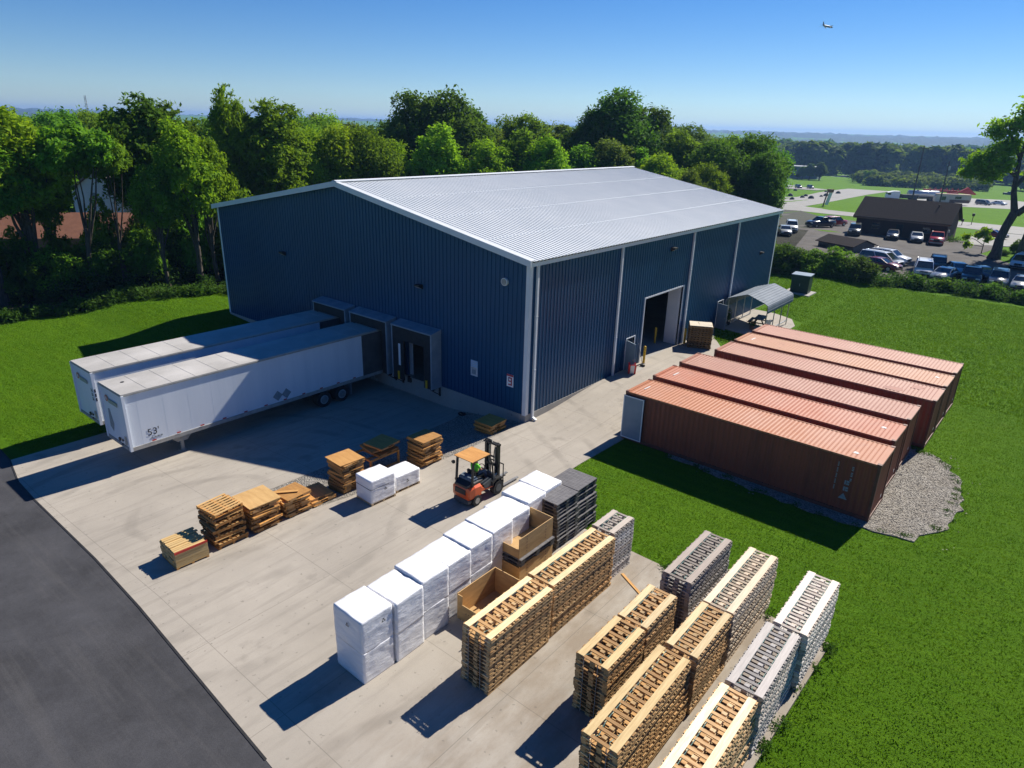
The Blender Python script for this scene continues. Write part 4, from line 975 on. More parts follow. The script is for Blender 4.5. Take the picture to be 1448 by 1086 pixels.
for i, lab in enumerate(("lower dark pallet between the two plywood bins", "upper dark pallet directly beneath the open plywood bin")):
    o = thing("dark_pallet", lab, "pallet", (8.22+.03*i, -10.42, zg+.865+i*.155), 0, "dark pallets between the plywood bins"); o.scale = (1.02, 1.42, 1); link("deck", BT, o); link("feet", BB, o)
plywood_bin((8.18, -10.42, zg+1.18), 0, 1.30, 1.96, .80, .36, "open plywood bin with low front raised on dark pallets")
plywood_bin((8.98, -13.05, g(9, -13)+.03), 0, 1.30, 1.9, 1.0, .62, "plywood bin with stepped front on the ground beside the white loads", True)
o = thing("loose_board", "single brown board lying on the concrete beside the pale stack", "board", (11.9, -8.6, g(11.9, -8.6)+.06), R(-28)); m = MB(); m.box(-.75, .75, -.05, .05, -.03, 0); m.build("plank", M['panelwood'], o)

# ------------------------------------------------------------------ wood piles along the gravel strip
def panel_mesh(name, w, d, h, mat):
    m = MB(); n = 6
    m.box(-w/2, w/2, -d/2, d/2, h-.02, h-.003)
    for k in range(n): x = -w/2+w/n*(k+.5); m.box(x-w/n*.47, x+w/n*.47, -d/2, d/2, h-.003, h)
    for y in (-d/2+.05, d/2-.05): m.box(-w/2+.02, w/2-.02, y-.045, y+.045, .016, h-.0205)
    m.box(-w/2, w/2, -d/2, d/2, 0, .0155)
    me1 = m.mesh("boards", mat)
    m = MB()
    for s in (-1, 1):
        for y in (-d/2+.26, d/2-.26): m.box(s*(w/2-.05)-.05, s*(w/2-.05)+.05, y-.16, y+.16, .012, h-.018)
    m.box(-w/2+.05, w/2-.05, -.04, .04, .012, h-.018); m.box(-w/2+.05, w/2-.05, -d/2+.2, -d/2+.26, .014, h-.02); m.box(-w/2+.05, w/2-.05, d/2-.26, d/2-.2, .014, h-.02)
    return me1, m.mesh("inner_battens", M['pinedark'])
PM = [panel_mesh("p", 1.18, 1.16, .10, M['panelwood']), panel_mesh("p", 1.24, 1.22, .062, M['panelwood']), panel_mesh("p", 1.12, 1.2, .125, M['panelwood'])]
def panel_pile(x, y, n, desc, seed, tint, hs=None, top=None, rz=0, jit=.06, sc=(1, 1, 1), tilt=0):
    rr = random.Random(seed); z = g(x, y)+.03; hts = (.10, .062, .125)
    for i in range(n):
        v = rr.choice((0, 0, 1, 2)); k = n-1-i
        lab = f"topmost flattened wooden crate of {desc}" if k == 0 else f"lowest flattened wooden crate of {desc}" if i == 0 else f"{ORD[k]} flattened wooden crate from the top of {desc}"
        o = thing("flattened_crate", lab, "flattened crate", (x+rr.uniform(-jit, jit), y+rr.uniform(-jit, jit), z), 0, "flattened crate boards along the gravel strip")
        o.rotation_euler = (R(rr.uniform(-.4, .4)+tilt*i/n), R(rr.uniform(-.4, .4)), rz+R(rr.uniform(-7, 7))); o.scale = (sc[0]*rr.uniform(.92, 1.08), sc[1]*rr.uniform(.92, 1.08), sc[2])
        q = rr.uniform(.6, 1.18); c = (tint[0]*q, tint[1]*q, tint[2]*q, 1)
        if k == 0 and top: c = top
        for nm, me in zip(("boards", "inner_battens"), PM[v]): link(nm, me, o).color = c
        z += hts[v]*sc[2]+.012
    return z
# 1 lumber bundle on its pallet
zl = g(-1.75, -18.25)+.03; RB = R(-3)
put_pallet((-1.75, -18.25, zl), (0, 0, RB), "wooden pallet under the frontmost bundle of lumber", "pallets under the piles", (.9, .8, .62, 1), (1.12, 1.0, .9))
lb = thing("lumber_bundle", "frontmost bundle of pale lumber with a red strap on its edge", "lumber bundle", (-1.75, -18.25, zl+.127), RB)
for k in range(5):
    m = MB()
    for j in range(7):
        x = -.66+j*.19; e = random.Random(k*9+j).uniform(-.02, .02); m.box(x, x+.182, -.6+e, .6+e, k*.115, k*.115+.108)
    m.build("board_layer", M['lumber'], lb).color = (.86, .82, .70, 1)
m = MB()
for j in range(9): x = -.64+j*.145; e = random.Random(j).uniform(-.06, .06); m.obb((x+.07, e*.7, .60+.012*(j % 3)), (.14, 1.16+e, .045), (0, R(-9), R(e*20)))
m.build("top_boards", M['lumber'], lb).color = (1.05, .98, .82, 1)
m = MB(); m.bar((.675, -.6, .60), (.675, .6, .62), .02, .09); m.build("red_strap", M['redpaint'], lb)
# 2 pallet stack
rr = random.Random(21); z = g(-1.75, -16.65)+.03
for i in range(11):
    k = 10-i; up = i >= 4
    lab = f"topmost slatted pallet of the tall crooked pallet pile" if k == 0 else f"lowest slatted pallet of the tall crooked pallet pile" if i == 0 else f"{ORD[k]} slatted pallet from the top of the tall crooked pile"
    v = rr.uniform(.55, .85) if k else .95
    put_pallet((-1.78+(-.06 if up else 0)+rr.uniform(-.06, .06), -16.65+rr.uniform(-.06, .06), z), (0, 0, R(rr.uniform(-6, 6)+(90 if i % 2 else 0))), lab, "slatted pallets of the crooked pile", (v, v*.82, v*.6, 1), (1.0, 1.0, 1.0)); z += .143
# 3..9
OT = (1.0, .92, .8)
z = panel_pile(-1.75, -15.15, 12, "the pile under a plywood sheet", 31, OT, jit=.09)
o = thing("plywood_sheet", "large pale plywood sheet lying on top of the third wood pile", "plywood sheet", (-1.82, -15.15, z+.0), R(-2)); m = MB(); m.box(-.72, .72, -.68, .68, 0, .035); m.build("sheet", M['plywood'], o).color = (1.12, 1.1, .98, 1)
z = panel_pile(-1.7, -13.72, 8, "the waist-high pile", 41, OT, jit=.08)
o = thing("loose_board", "narrow orange board lying across the waist-high wood pile", "board", (-1.75, -14.0, z+.02), R(52)); m = MB(); m.box(-.6, .6, -.07, .07, 0, .03); m.build("plank", M['panelwood'], o)
z = panel_pile(-1.75, -12.45, 3, "the lowest wood pile on the gravel strip", 51, OT, jit=.07)
z = panel_pile(-1.62, -10.9, 12, "the tall pile by the white loads", 61, OT, jit=.05)
o = thing("plywood_sheet", "square orange plywood sheet on the pile behind the white loads", "plywood sheet", (-1.66, -10.9, z+.0), R(-4)); m = MB(); m.box(-.62, .62, -.62, .62, 0, .03); m.build("sheet", M['plywood'], o).color = (1.05, .86, .58, 1)
# broken frame with dark panels
fx, fy = -2.1, -8.55; fz = g(fx, fy)+.03
fr = thing("broken_crate", "broken open-sided wooden frame holding panels in the shade", "broken crate", (fx, fy, fz), R(-2))
m = MB()
for x in (-.62, .62):
    for y in (-1.0, .62): m.box(x-.045, x+.045, y-.045, y+.045, 0, .78)
m.build("posts", M['panelwood'], fr).color = (.85, .75, .6, 1)
m = MB()
for x in (-.62, .62): m.box(x-.04, x+.04, -1.05, .67, .782, .87); m.box(x-.03, x+.03, -1.0, .62, .2, .27)
for y in (-1.0, .62): m.box(-.58, .58, y-.04, y+.04, .785, .86)
m.build("rails", M['panelwood'], fr).color = (.9, .78, .6, 1)
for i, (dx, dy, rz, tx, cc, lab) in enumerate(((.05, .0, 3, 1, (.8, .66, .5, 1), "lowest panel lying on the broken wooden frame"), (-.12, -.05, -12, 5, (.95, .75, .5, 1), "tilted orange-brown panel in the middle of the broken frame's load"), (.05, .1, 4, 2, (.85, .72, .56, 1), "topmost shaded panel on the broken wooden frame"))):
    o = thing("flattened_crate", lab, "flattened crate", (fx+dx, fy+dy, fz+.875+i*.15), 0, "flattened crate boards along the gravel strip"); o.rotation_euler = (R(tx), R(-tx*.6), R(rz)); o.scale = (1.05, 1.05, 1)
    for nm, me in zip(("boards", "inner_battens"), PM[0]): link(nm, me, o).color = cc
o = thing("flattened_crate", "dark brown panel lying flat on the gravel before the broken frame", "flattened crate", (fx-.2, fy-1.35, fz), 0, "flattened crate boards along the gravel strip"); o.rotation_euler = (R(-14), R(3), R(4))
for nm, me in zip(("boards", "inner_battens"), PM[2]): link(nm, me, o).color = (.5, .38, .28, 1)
panel_pile(-.8, -6.85, 13, "the tall pile at the shadow's edge", 81, OT, jit=.07)
panel_pile(-.95, -1.85, 6, "the short pile by the foundation", 91, (.95, .88, .66), jit=.05)
o = thing("rubber_hose_coil", "small dark coil of hose lying at the foundation", "hose coil", (-4.3, -.55, g(-4.3, -.55)+.07)); m = MB(); m.tube([(math.cos(R(30*k))*.22, math.sin(R(30*k))*.15, .01*(k % 3)) for k in range(13)], .05, 6); m.build("coil", M['dark'], o)

# ------------------------------------------------------------------ forklift with its driver
FX, FY = 3.45, -8.75; fz = g(FX, FY)+.03
fl = thing("forklift", "orange and black forklift with a plywood roof facing away in the yard", "forklift", (FX, FY, fz))
def sec(y, hw, z0, z1, r=.1):  # rounded-rectangle section at y
    return [(-hw+r, y, z0), (hw-r, y, z0), (hw, y, z0+r), (hw, y, z1-r), (hw-r, y, z1), (-hw+r, y, z1), (-hw, y, z1-r), (-hw, y, z0+r)]
m = MB(); m.loft([sec(0, .36, .42, .80), sec(.05, .50, .34, .92), sec(.35, .54, .30, .98), sec(.75, .54, .34, .94)]); m.build("counterweight", M['orange'], fl)
m = MB(); m.loft([sec(.75, .53, .46, .86), sec(1.1, .53, .46, .62), sec(1.55, .52, .44, .58)]); m.build("chassis", M['orange'], fl)
m = MB(); m.loft([sec(.02, .42, .12, .36, .06), sec(.4, .5, .16, .34, .06), sec(.62, .5, .22, .33, .05)]); m.build("lower_skirt", M['fgrey'], fl)
m = MB(); m.loft([sec(.02, .38, .90, 1.0, .04), sec(.35, .46, .93, 1.14, .06), sec(.95, .42, .90, 1.10, .06)]); m.build("engine_cover", M['black'], fl)
m = MB(); m.box(-.30, .30, -.035, .03, .60, .82); m.build("radiator_grille", M['carblack'], fl)
m = MB(); m.loft([sec(.30, .40, 1.12, 1.24, .05), sec(.62, .42, 1.12, 1.26, .05)]); m.build("folded_blanket", M['blanket'], fl)
st = MB(); st.box(-.26, .26, .72, 1.22, 1.08, 1.17); o = st.build("seat", M['carblack'], fl); st = MB(); st.obb((0, .70, 1.28), (.46, .09, .30), (R(10), 0, 0)); st.build("seat_back", M['carblack'], o)
m = MB(); m.box(-.5, .5, 1.05, 1.62, .58, .63); m.box(-.50, .50, 1.56, 1.66, .5, 1.08); m.build("footwell", M['fgrey'], fl)
m = MB(); m.obb((.38, 1.2, .72), (.26, .5, .30), (R(14), 0, 0)); m.build("step_panel", M['fgrey'], fl)
m = MB(); m.tube([(0, 1.50, 1.05), (0, 1.36, 1.30)], .03, 8); o = m.build("steering_column", M['black'], fl)
m = MB(); m.tube([(math.cos(R(30*k))*.17, 1.34+math.sin(R(30*k))*.06, 1.32+math.sin(R(30*k))*.14) for k in range(13)], .018, 6, False); m.build("steering_wheel", M['carblack'], o)
# overhead guard
for sx in (-.46, .46):
    m = MB(); m.bar((sx, .22, .95), (sx, .30, 2.12), .07, .09); m.build("guard_post", M['black'], fl)
    m = MB(); m.tube([(sx, 1.60, 1.0), (sx, 1.50, 1.6), (sx, 1.28, 2.12)], .035, 8); m.build("guard_post", M['black'], fl)
m = MB(); m.bar((-.46, .28, 2.12), (.46, .28, 2.12), .06); m.bar((-.46, 1.28, 2.12), (.46, 1.28, 2.12), .06); m.bar((-.46, .28, 2.12), (-.46, 1.28, 2.12), .06); m.bar((.46, .28, 2.12), (.46, 1.28, 2.12), .06)
for k in range(4): m.bar((-.46, .48+.2*k, 2.12), (.46, .48+.2*k, 2.12), .03)
m.build("guard_frame", M['black'], fl)
m = MB(); m.box(-.54, .54, .16, 1.28, 2.155, 2.185); m.build("plywood_roof", M['plywood'], fl).color = (1.05, .80, .50, 1)
for sx in (-.52,):
    m = MB(); m.bar((sx, .12, 1.86), (sx-.1, .10, 1.90), .07); m.box(sx-.05, sx+.05, .06, .16, 1.82, 1.94); m.build("rear_lamp", M['carblack'], fl)
m = MB(); m.bar((-.56, .25, 1.02), (-.30, .25, 1.02), .06); m.bar((.30, .25, 1.02), (.52, .25, 1.02), .06); m.build("grab_bar", M['black'], fl)
# mast, carriage, forks
for sx in (-.34, .34):
    m = MB(); m.box(sx-.06, sx+.06, 1.98, 2.12, .12, 2.22); m.build("mast_rail", M['black'], fl)
    m = MB(); m.box(sx*.72-.05, sx*.72+.05, 2.06, 2.18, .14, 2.30); m.build("inner_mast_rail", M['black'], fl)
    m = MB(); m.tube([(sx*.5, 2.04, .3), (sx*.5, 2.04, 2.1)], .035, 10); m.build("lift_cylinder", M['steel'], fl)
    m = MB(); m.tube([(sx*1.12, 1.2, .72), (sx*1.0, 2.0, .9)], .035, 8); m.build("tilt_cylinder", M['steel'], fl)
    m = MB(); m.tube([(sx*.6, 1.9, .7), (sx*.66, 1.84, 1.3), (sx*.6, 1.92, 1.9), (sx*.55, 2.02, 2.2)], .018, 6); m.build("hose", M['dark'], fl)
m = MB(); m.box(-.40, .40, 2.0, 2.16, 2.20, 2.29); m.box(-.40, .40, 1.97, 2.05, 1.2, 1.3); m.box(-.40, .40, 1.97, 2.05, .25, .37); m.box(-.30, .30, 2.05, 2.1, 1.55, 1.62); m.build("mast_crossmembers", M['black'], fl)
m = MB(); m.tube([(-.42, 1.92, 2.24), (-.36, 2.05, 2.36), (-.1, 2.1, 2.34), (.0, 2.04, 2.26)], .035, 8); m.build("hose_pulley", M['black'], fl)
m = MB(); m.box(-.52, .52, 2.20, 2.26, .40, .50); m.box(-.52, .52, 2.20, 2.26, .12, .22); [m.box(x-.015, x+.015, 2.21, 2.25, .22, 1.32) for x in (-.5, -.25, 0, .25, .5)]; m.box(-.52, .52, 2.21, 2.25, 1.29, 1.33); m.build("load_backrest", M['black'], fl)
for sx in (-.33, .33):
    m = MB(); m.box(sx-.06, sx+.06, 2.26, 2.31, .08, .62); m.box(sx-.06, sx+.06, 2.26, 3.5, .08, .125); m.build("fork", M['steel'], fl)
for sx in (-1, 1):
    for y, r, w in ((.45, .25, .2), (1.82, .33, .24)):
        t = MB(); t.cyl((sx*.48-w/2, y, r+.0), r, w, 24, 'x'); o = t.build("wheel", M['rubber'], fl); t = MB(); t.cyl((sx*(.48+w/2-.02), y, r), r*.55, sx*.03, 18, 'x'); t.build("rim", M['fgrey'] if y > 1 else M['rail'], o)
    f_ = MB(); f_.prism([(1.42, .56), (1.48, .70), (1.68, .78), (1.98, .76), (2.10, .66), (2.10, .72), (2.0, .83), (1.66, .85), (1.42, .76)], sx*.38, sx*.60, 'x'); f_.build("mudguard", M['black'], fl)
# driver
def skin(name, verts, edges, rad, mat, parent, lv=2):
    me = bpy.data.meshes.new(name); me.from_pydata(verts, edges, []); o = link(name, me, parent)
    md = o.modifiers.new("skin", 'SKIN'); md.use_smooth_shade = True
    for i, r_ in enumerate(rad):
        sv = me.skin_vertices[0].data[i]; sv.radius = (r_, r_) if not isinstance(r_, tuple) else r_; sv.use_root = i == 0
    sb = o.modifiers.new("sub", 'SUBSURF'); sb.levels = lv; sb.render_levels = lv; me.materials.append(mat); return o
pr = thing("person", "seated forklift driver in a lime green hi-vis top and blue jeans", "person", (FX, FY+.93, fz+1.17))
body = skin("body", [(0, 0, .06), (0, -.03, .22), (0, -.04, .40), (0, -.01, .50), (0, .0, .57), (0, .02, .66), (0, .025, .76), (0, .015, .83),
    (-.17, -.02, .44), (-.24, .10, .25), (-.19, .34, .20), (.17, -.02, .44), (.25, .10, .25), (.19, .34, .20),
    (-.10, .08, .05), (-.14, .44, .06), (-.14, .54, -.36), (-.14, .66, -.42), (.10, .08, .05), (.14, .44, .06), (.14, .54, -.36), (.14, .66, -.42)],
    [(0,1),(1,2),(2,3),(3,4),(4,5),(5,6),(6,7),(2,8),(8,9),(9,10),(2,11),(11,12),(12,13),(0,14),(14,15),(15,16),(16,17),(0,18),(18,19),(19,20),(20,21)],
    [(.16,.12), (.155,.115), (.17,.11), (.07,.07), (.055,.06), (.075,.095), (.085,.10), (.05,.06), .06, .045, .032, .06, .045, .032, .09, .07, .05, .04, .09, .07, .05, .04], M['skin'], pr)
skin("hi_vis_top", [(0, 0, .10), (0, -.03, .22), (0, -.04, .42), (0, -.02, .49), (-.17, -.02, .44), (-.225, .05, .33), (.17, -.02, .44), (.235, .05, .33)], [(0,1),(1,2),(2,3),(2,4),(4,5),(2,6),(6,7)],
     [(.185,.145), (.178,.14), (.20,.135), (.085,.085), .08, .065, .08, .065], M['vest'], pr)
skin("jeans", [(0, 0, .05), (-.10, .08, .05), (-.14, .44, .06), (-.14, .53, -.30), (.10, .08, .05), (.14, .44, .06), (.14, .53, -.30)], [(0,1),(1,2),(2,3),(0,4),(4,5),(5,6)], [(.165,.13), .10, .082, .065, .10, .082, .065], M['jeans'], pr)
skin("hair", [(0, -.02, .70), (0, -.01, .79), (0, .0, .85)], [(0,1),(1,2)], [(.08,.07), (.092,.09), (.06,.06)], M['hair'], pr)
for sx in (-.14, .14): m = MB(); m.obb((sx, .63, -.43), (.10, .27, .09)); m.build("shoe", M['carblack'], pr)
for sx in (-1, 1):   # hands closed on the wheel: palm, four fingers and a thumb
    hx, hy, hz = sx*.175, .40, .175
    V_ = [(sx*.19, .335, .195), (hx, hy-.02, hz+.01), (hx, hy+.02, hz)]; E_ = [(0,1),(1,2)]; r_ = [.026, .032, .030]
    h_ = skin("hand", V_, E_, r_, M['skin'], pr, 1)
    for k in range(4):
        dz = .026-.017*k; L = (.030, .034, .032, .026)[k]
        skin("finger", [(hx, hy+.03, hz+dz), (hx-sx*.006, hy+.03+L, hz+dz), (hx-sx*.026, hy+.04+L, hz+dz-.004), (hx-sx*.036, hy+.022+L, hz+dz-.006)], [(0,1),(1,2),(2,3)], [.009, .009, .008, .007], M['skin'], h_, 1)
    skin("thumb", [(hx-sx*.01, hy-.005, hz+.025), (hx-sx*.034, hy+.015, hz+.032), (hx-sx*.042, hy+.035, hz+.024)], [(0,1),(1,2)], [.011, .010, .008], M['skin'], h_, 1)
hd = MB(); hd.obb((0, .118, .735), (.024, .03, .05)); hd.build("nose", M['skin'], pr)
for sx in (-1, 1):
    hd = MB(); hd.obb((sx*.09, .02, .74), (.02, .045, .065)); hd.build("ear", M['skin'], pr)
    hd = MB(); hd.obb((sx*.034, .112, .765), (.024, .012, .012)); hd.build("eye", M['carblack'], pr)
hd = MB(); hd.obb((0, .112, .69), (.05, .012, .012)); hd.build("mouth", M['darkred'], pr)
# ------------------------------------------------------------------ trees
def tree_proto(kind, seed):
    """meshes of a trunk with limbs and of a leafy crown, for a tree of height H and crown radius Rr"""
    r = np.random.default_rng(seed); pr = random.Random(seed)
    H, Rr = {'round': (16, 5.2), 'oval': (15, 4.0), 'thin': (14, 2.6), 'fork': (13, 3.2), 'spiky': (16, 3.6), 'edge': (15, 3.6), 'bush': (4, 2.2)}[kind]
    zlo, zc, rz = {'round': (.16, .58, .42), 'oval': (.16, .56, .44), 'thin': (.35, .66, .34), 'fork': (.76, .89, .12), 'spiky': (.38, .68, .32), 'edge': (.40, .70, .30), 'bush': (.0, .45, .52)}[kind]
    K = {'round': 30, 'oval': 28, 'thin': 14, 'fork': 12, 'spiky': 26, 'edge': 24, 'bush': 16}[kind]
    lobes = []
    for k in range(K):
        ph = math.pi*(3-5**.5)*k + pr.uniform(-.4, .4); c = 1-2*(k+.5)/K; c += pr.uniform(-.08, .08); c = max(-.98, min(1, c))
        s = math.sqrt(max(0, 1-c*c)); rad = pr.uniform(.52, .80)
        sh = (1.0 if c < 0 else (1-c*.25)) * (1 if kind != 'oval' else 1.05 - .35*max(0, c))
        lobes.append((Vector((math.cos(ph)*s*Rr*rad*sh, math.sin(ph)*s*Rr*rad*sh, H*(zc + rz*c*rad*1.05))), Rr*pr.uniform(.26, .46)*(1 if kind not in ('thin', 'fork') else .9)))
    lobes.append((Vector((0, 0, H*zc)), Rr*.45))
    t = MB(); base = .034*H*(.72 if kind in ('thin', 'spiky', 'oval', 'edge') else .9) if kind != 'bush' else .06
    top = H*(.62 if kind != 'fork' else .42); n = 7; pts = []; rad_ = []
    wx, wy = pr.uniform(-.5, .5), pr.uniform(-.5, .5)
    for i in range(n):
        q = i/(n-1); pts.append((wx*math.sin(q*2.6)*.9, wy*math.sin(q*2.1+.4)*.9 - wy*math.sin(.4)*.9, q*top-.25)); rad_.append(base*(1-.72*q)*(1.25 if i == 0 else 1))
    t.tube(pts, rad_, 9)
    for k, (c, lr) in enumerate(lobes[::3 if kind == 'fork' else 1 if K < 20 else 2]):
        q = pr.uniform(.35, .95) if kind != 'fork' else pr.uniform(.75, 1.0); i = min(n-2, int(q*(n-1))); a = Vector(pts[i])
        mid = a.lerp(c, .5)+Vector((pr.uniform(-.4, .4), pr.uniform(-.4, .4), -.3 if c.z > a.z else .4)); t.tube([a, a.lerp(mid, .5), mid, c], [rad_[i]*.62, rad_[i]*.5, rad_[i]*.36, .03], 6, False)
    trunk = t.mesh("trunk", M['bark'])
    N = {'round': 27000, 'oval': 23000, 'thin': 9000, 'fork': 8500, 'spiky': 15000, 'edge': 16000, 'bush': 7000}[kind]
    ls = {'round': .175, 'oval': .165, 'thin': .155, 'fork': .155, 'spiky': .165, 'edge': .16, 'bush': .11}[kind]
    w = np.array([l[1]**2 for l in lobes]); w /= w.sum(); which = r.choice(len(lobes), N, p=w)
    LC = np.array([tuple(l[0]) for l in lobes])[which]; LR = np.array([l[1] for l in lobes])[which]
    d = r.normal(size=(N, 3)); d[:, 2] = d[:, 2]*.9+.25; d /= np.linalg.norm(d, axis=1, keepdims=True)
    # small twig clumps on every lobe: leaves gather round clump directions
    nc = 26; cl = r.normal(size=(len(lobes), nc, 3)); cl /= np.linalg.norm(cl, axis=2, keepdims=True); pick = cl[which, r.integers(0, nc, N)]
    d = d*.42 + pick*.9; d /= np.linalg.norm(d, axis=1, keepdims=True)
    rr_ = LR*(r.uniform(.35, 1.0, N)**.45)*(1+.22*r.normal(size=N).clip(-1, 1.6))
    C = LC + d*rr_[:, None]*np.array([1, 1, .82])
    if kind == 'spiky':   # fronds radiating from twig ends
        nf = 520; tip = LC[:nf] + d[:nf]*LR[:nf, None]; az = r.uniform(0, 6.283, (nf, 9)); le = r.uniform(.5, 1.25, (nf, 9))
        el = r.uniform(-.3, 1.1, (nf, 9)); u = np.stack([np.cos(az)*np.cos(el), np.sin(az)*np.cos(el), np.sin(el)], -1)
        s_ = np.linspace(.15, 1, 5); fr = tip[:, None, None, :] + u[:, :, None, :]*le[:, :, None, None]*s_[None, None, :, None]; fr[..., 2] -= (s_**2*.25)[None, None, :]
        C = np.concatenate([C[:N//2], fr.reshape(-1, 3)])
    C = C[C[:, 2] > (zlo*H if kind != 'bush' else .02)]
    up = np.array([0, 0, .55]); ctr = np.array([0, 0, H*zc]); o = C-ctr; o /= np.maximum(np.linalg.norm(o, axis=1, keepdims=True), .1)
    Nn = r.normal(size=C.shape)*.75 + o*.55 + up
    crown = quad_cloud("crown", C, Nn, ls*r.uniform(.6, 1.35, len(C)), M['leaf'], 1.25)
    return trunk, crown, H, Rr
PROTO = {k: [tree_proto(k, 100+7*i+len(k)) for i in range(n)] for k, n in (('round', 4), ('oval', 3), ('thin', 1), ('fork', 1), ('spiky', 2), ('edge', 3), ('bush', 3))}
TINT = {'bright': (.20, .36, .026), 'g': (.14, .28, .026), 'dark': (.080, .175, .024), 'dull': (.13, .22, .050)}
tr = random.Random(99); tcount = {}
def plant_tree(x, y, h, rad, kind, tint, name, label, cat, group, z=None, jit=True):
    P = PROTO[kind]; k = tcount.get(kind, 0); tcount[kind] = k+1; trunk, crown, H, Rr = P[k % len(P)]
    o = thing(name, label, cat, (x, y, (g(x, y) if z is None else z)-.02), tr.uniform(0, 6.28), group); o.scale = (rad/Rr, rad/Rr, h/H)
    c = TINT[tint]; v = tr.uniform(.88, 1.14) if jit else 1
    link("trunk" if kind != 'bush' else "stems", trunk, o); q = link("crown" if kind != 'bush' else "foliage", crown, o); q.color = (c[0]*v*tr.uniform(.92, 1.12), c[1]*v, c[2]*v, 1)
    return o
KN = {'round': "broad round-crowned", 'oval': "tall oval-crowned", 'thin': "slender sparse", 'fork': "forked umbrella-shaped", 'spiky': "spiky-fronded", 'edge': "high-crowned bare-trunked", 'bush': "leafy shrub-like"}
TN = {'bright': "bright green", 'g': "mid green", 'dark': "dark green", 'dull': "dull green"}
TREES = [
 (-47,-10.9,15.6,4,'edge','g'), (-48.1,-7.4,16.4,4.4,'edge','bright'), (-49.6,-5.3,13.6,2.4,'edge','g'), (-44.9,-3.9,13.9,3.4,'fork','g'),
 (-45,-1.4,13,2.4,'fork','g'), (-48.4,-1.7,8,2.2,'bush','bright'), (-49.4,-8.5,6.6,2.2,'bush','g'), (-47.6,-5.6,5.7,2,'bush','g'),
 (-47.8,2.5,16.7,3.4,'spiky','dark'), (-48.4,6,16.8,3.2,'spiky','dark'), (-40.6,3.6,15.4,3,'edge','bright'), (-40.8,5.5,14.5,2.4,'edge','bright'),
 (-46.2,1.1,6.4,2,'bush','g'), (-45.9,4.3,7.3,2.2,'bush','g'), (-45.6,7.2,7.8,2.2,'bush','dark'), (-40.9,0.7,11.4,2,'edge','g'),
 (-54,14.6,18.9,2.2,'spiky','bright'), (-55,16.9,17.6,3.4,'oval','g'), (-52,18.1,17.6,3.8,'spiky','g'), (-89.5,4.3,18.8,5,'round','g'),
 (-112.6,14.4,19.6,5.5,'round','g'), (-116.3,19.1,20.5,6.5,'round','g'), (-117,21.5,19.8,5,'round','g'), (-121,28,20.4,5,'oval','bright'),
 (-125,26,21,5,'oval','g'), (-112,24,18.6,5.4,'oval','bright'), (-118,31,18,5,'oval','bright'), (-114,36,17.6,5,'oval','g'),
 (-93.2,2.2,18.3,5,'round','g'), (-88.6,21.5,19.3,5,'round','g'), (-85.7,27.6,19,5,'round','g'), (-60.3,21.7,16.8,4.2,'oval','bright'),
 (-59.4,25.1,17.1,4.4,'oval','g'), (-56.1,26.4,15.9,4.6,'round','bright'), (-54,29.4,15.6,4.8,'round','bright'), (-51.7,32.3,15.3,4.4,'round','g'),
 (-51.6,35.5,13.8,3.4,'round','bright'), (-48.7,41.6,16.3,4.6,'oval','bright'), (-44.6,46.9,14.1,4.2,'round','bright'), (-43.6,53,15.8,4.4,'oval','g'),
 (-39.4,53.7,15,4.6,'oval','bright'), (-35.5,64.8,14.2,5,'round','dull'), (-28.1,66.7,12.6,4.6,'round','bright'), (-30.2,76.8,15.8,5,'oval','g'),
 (-33.1,68.5,13.4,4,'oval','g'), (-21.2,67.8,11.3,3.4,'round','g'), (-23.2,75.7,14.2,5.2,'round','dark'), (-21.1,80.9,15.4,6.2,'round','dark'),
 (-15.8,74.3,13.1,3.6,'round','dark'), (-38.6,60.4,13.9,3.8,'oval','g'), (-21.6,63.2,10.8,2.8,'round','dull'), (-80.3,36.9,20.1,5,'round','g'),
 (-90.4,48.9,19.6,5,'round','g'), (-92,55.4,20.3,5.5,'round','bright'), (-97.3,64.9,19.7,5,'round','dull'), (-118,70.6,21.7,6,'round','dull'),
 (-69.1,48.8,18.3,4.6,'round','dark'), (-61.3,48.7,21.8,6.2,'round','dark'), (-59.4,53.5,22.6,7.6,'round','dark'), (-59.1,59.3,20.6,5,'oval','dark'),
 (-62.8,72.1,19,5.5,'round','g'), (-58,73.4,19,5.4,'round','g'), (-61,67.1,17.2,5,'round','dull'), (-55.5,80.3,17.6,5,'thin','dull'),
 (-61.8,85.7,17.9,5.5,'round','dull'), (-45,73,18.5,5.2,'round','dark'), (-41.9,76.1,21.8,8.2,'round','dark'), (-38.8,81.4,19.5,6.2,'round','dark'),
 (-40.9,92.7,16.8,5.5,'round','dull'), (-40.1,98.7,17.4,6,'round','dull'), (-41.2,109.3,16.6,6,'round','dull'), (-28.8,92.9,15.4,5.5,'round','g'),
 (-24.8,96.6,14.3,5,'round','g'),
]
REG = [(0, 16, "at the woodland edge beside the warehouse"), (16, 31, "in the woods around the pale house"), (31, 51, "close behind the warehouse roof"), (51, 200, "in the back row behind the warehouse")]
cam_az = lambda t: math.atan2(-(t[0]-21.1), t[1]+27.2)
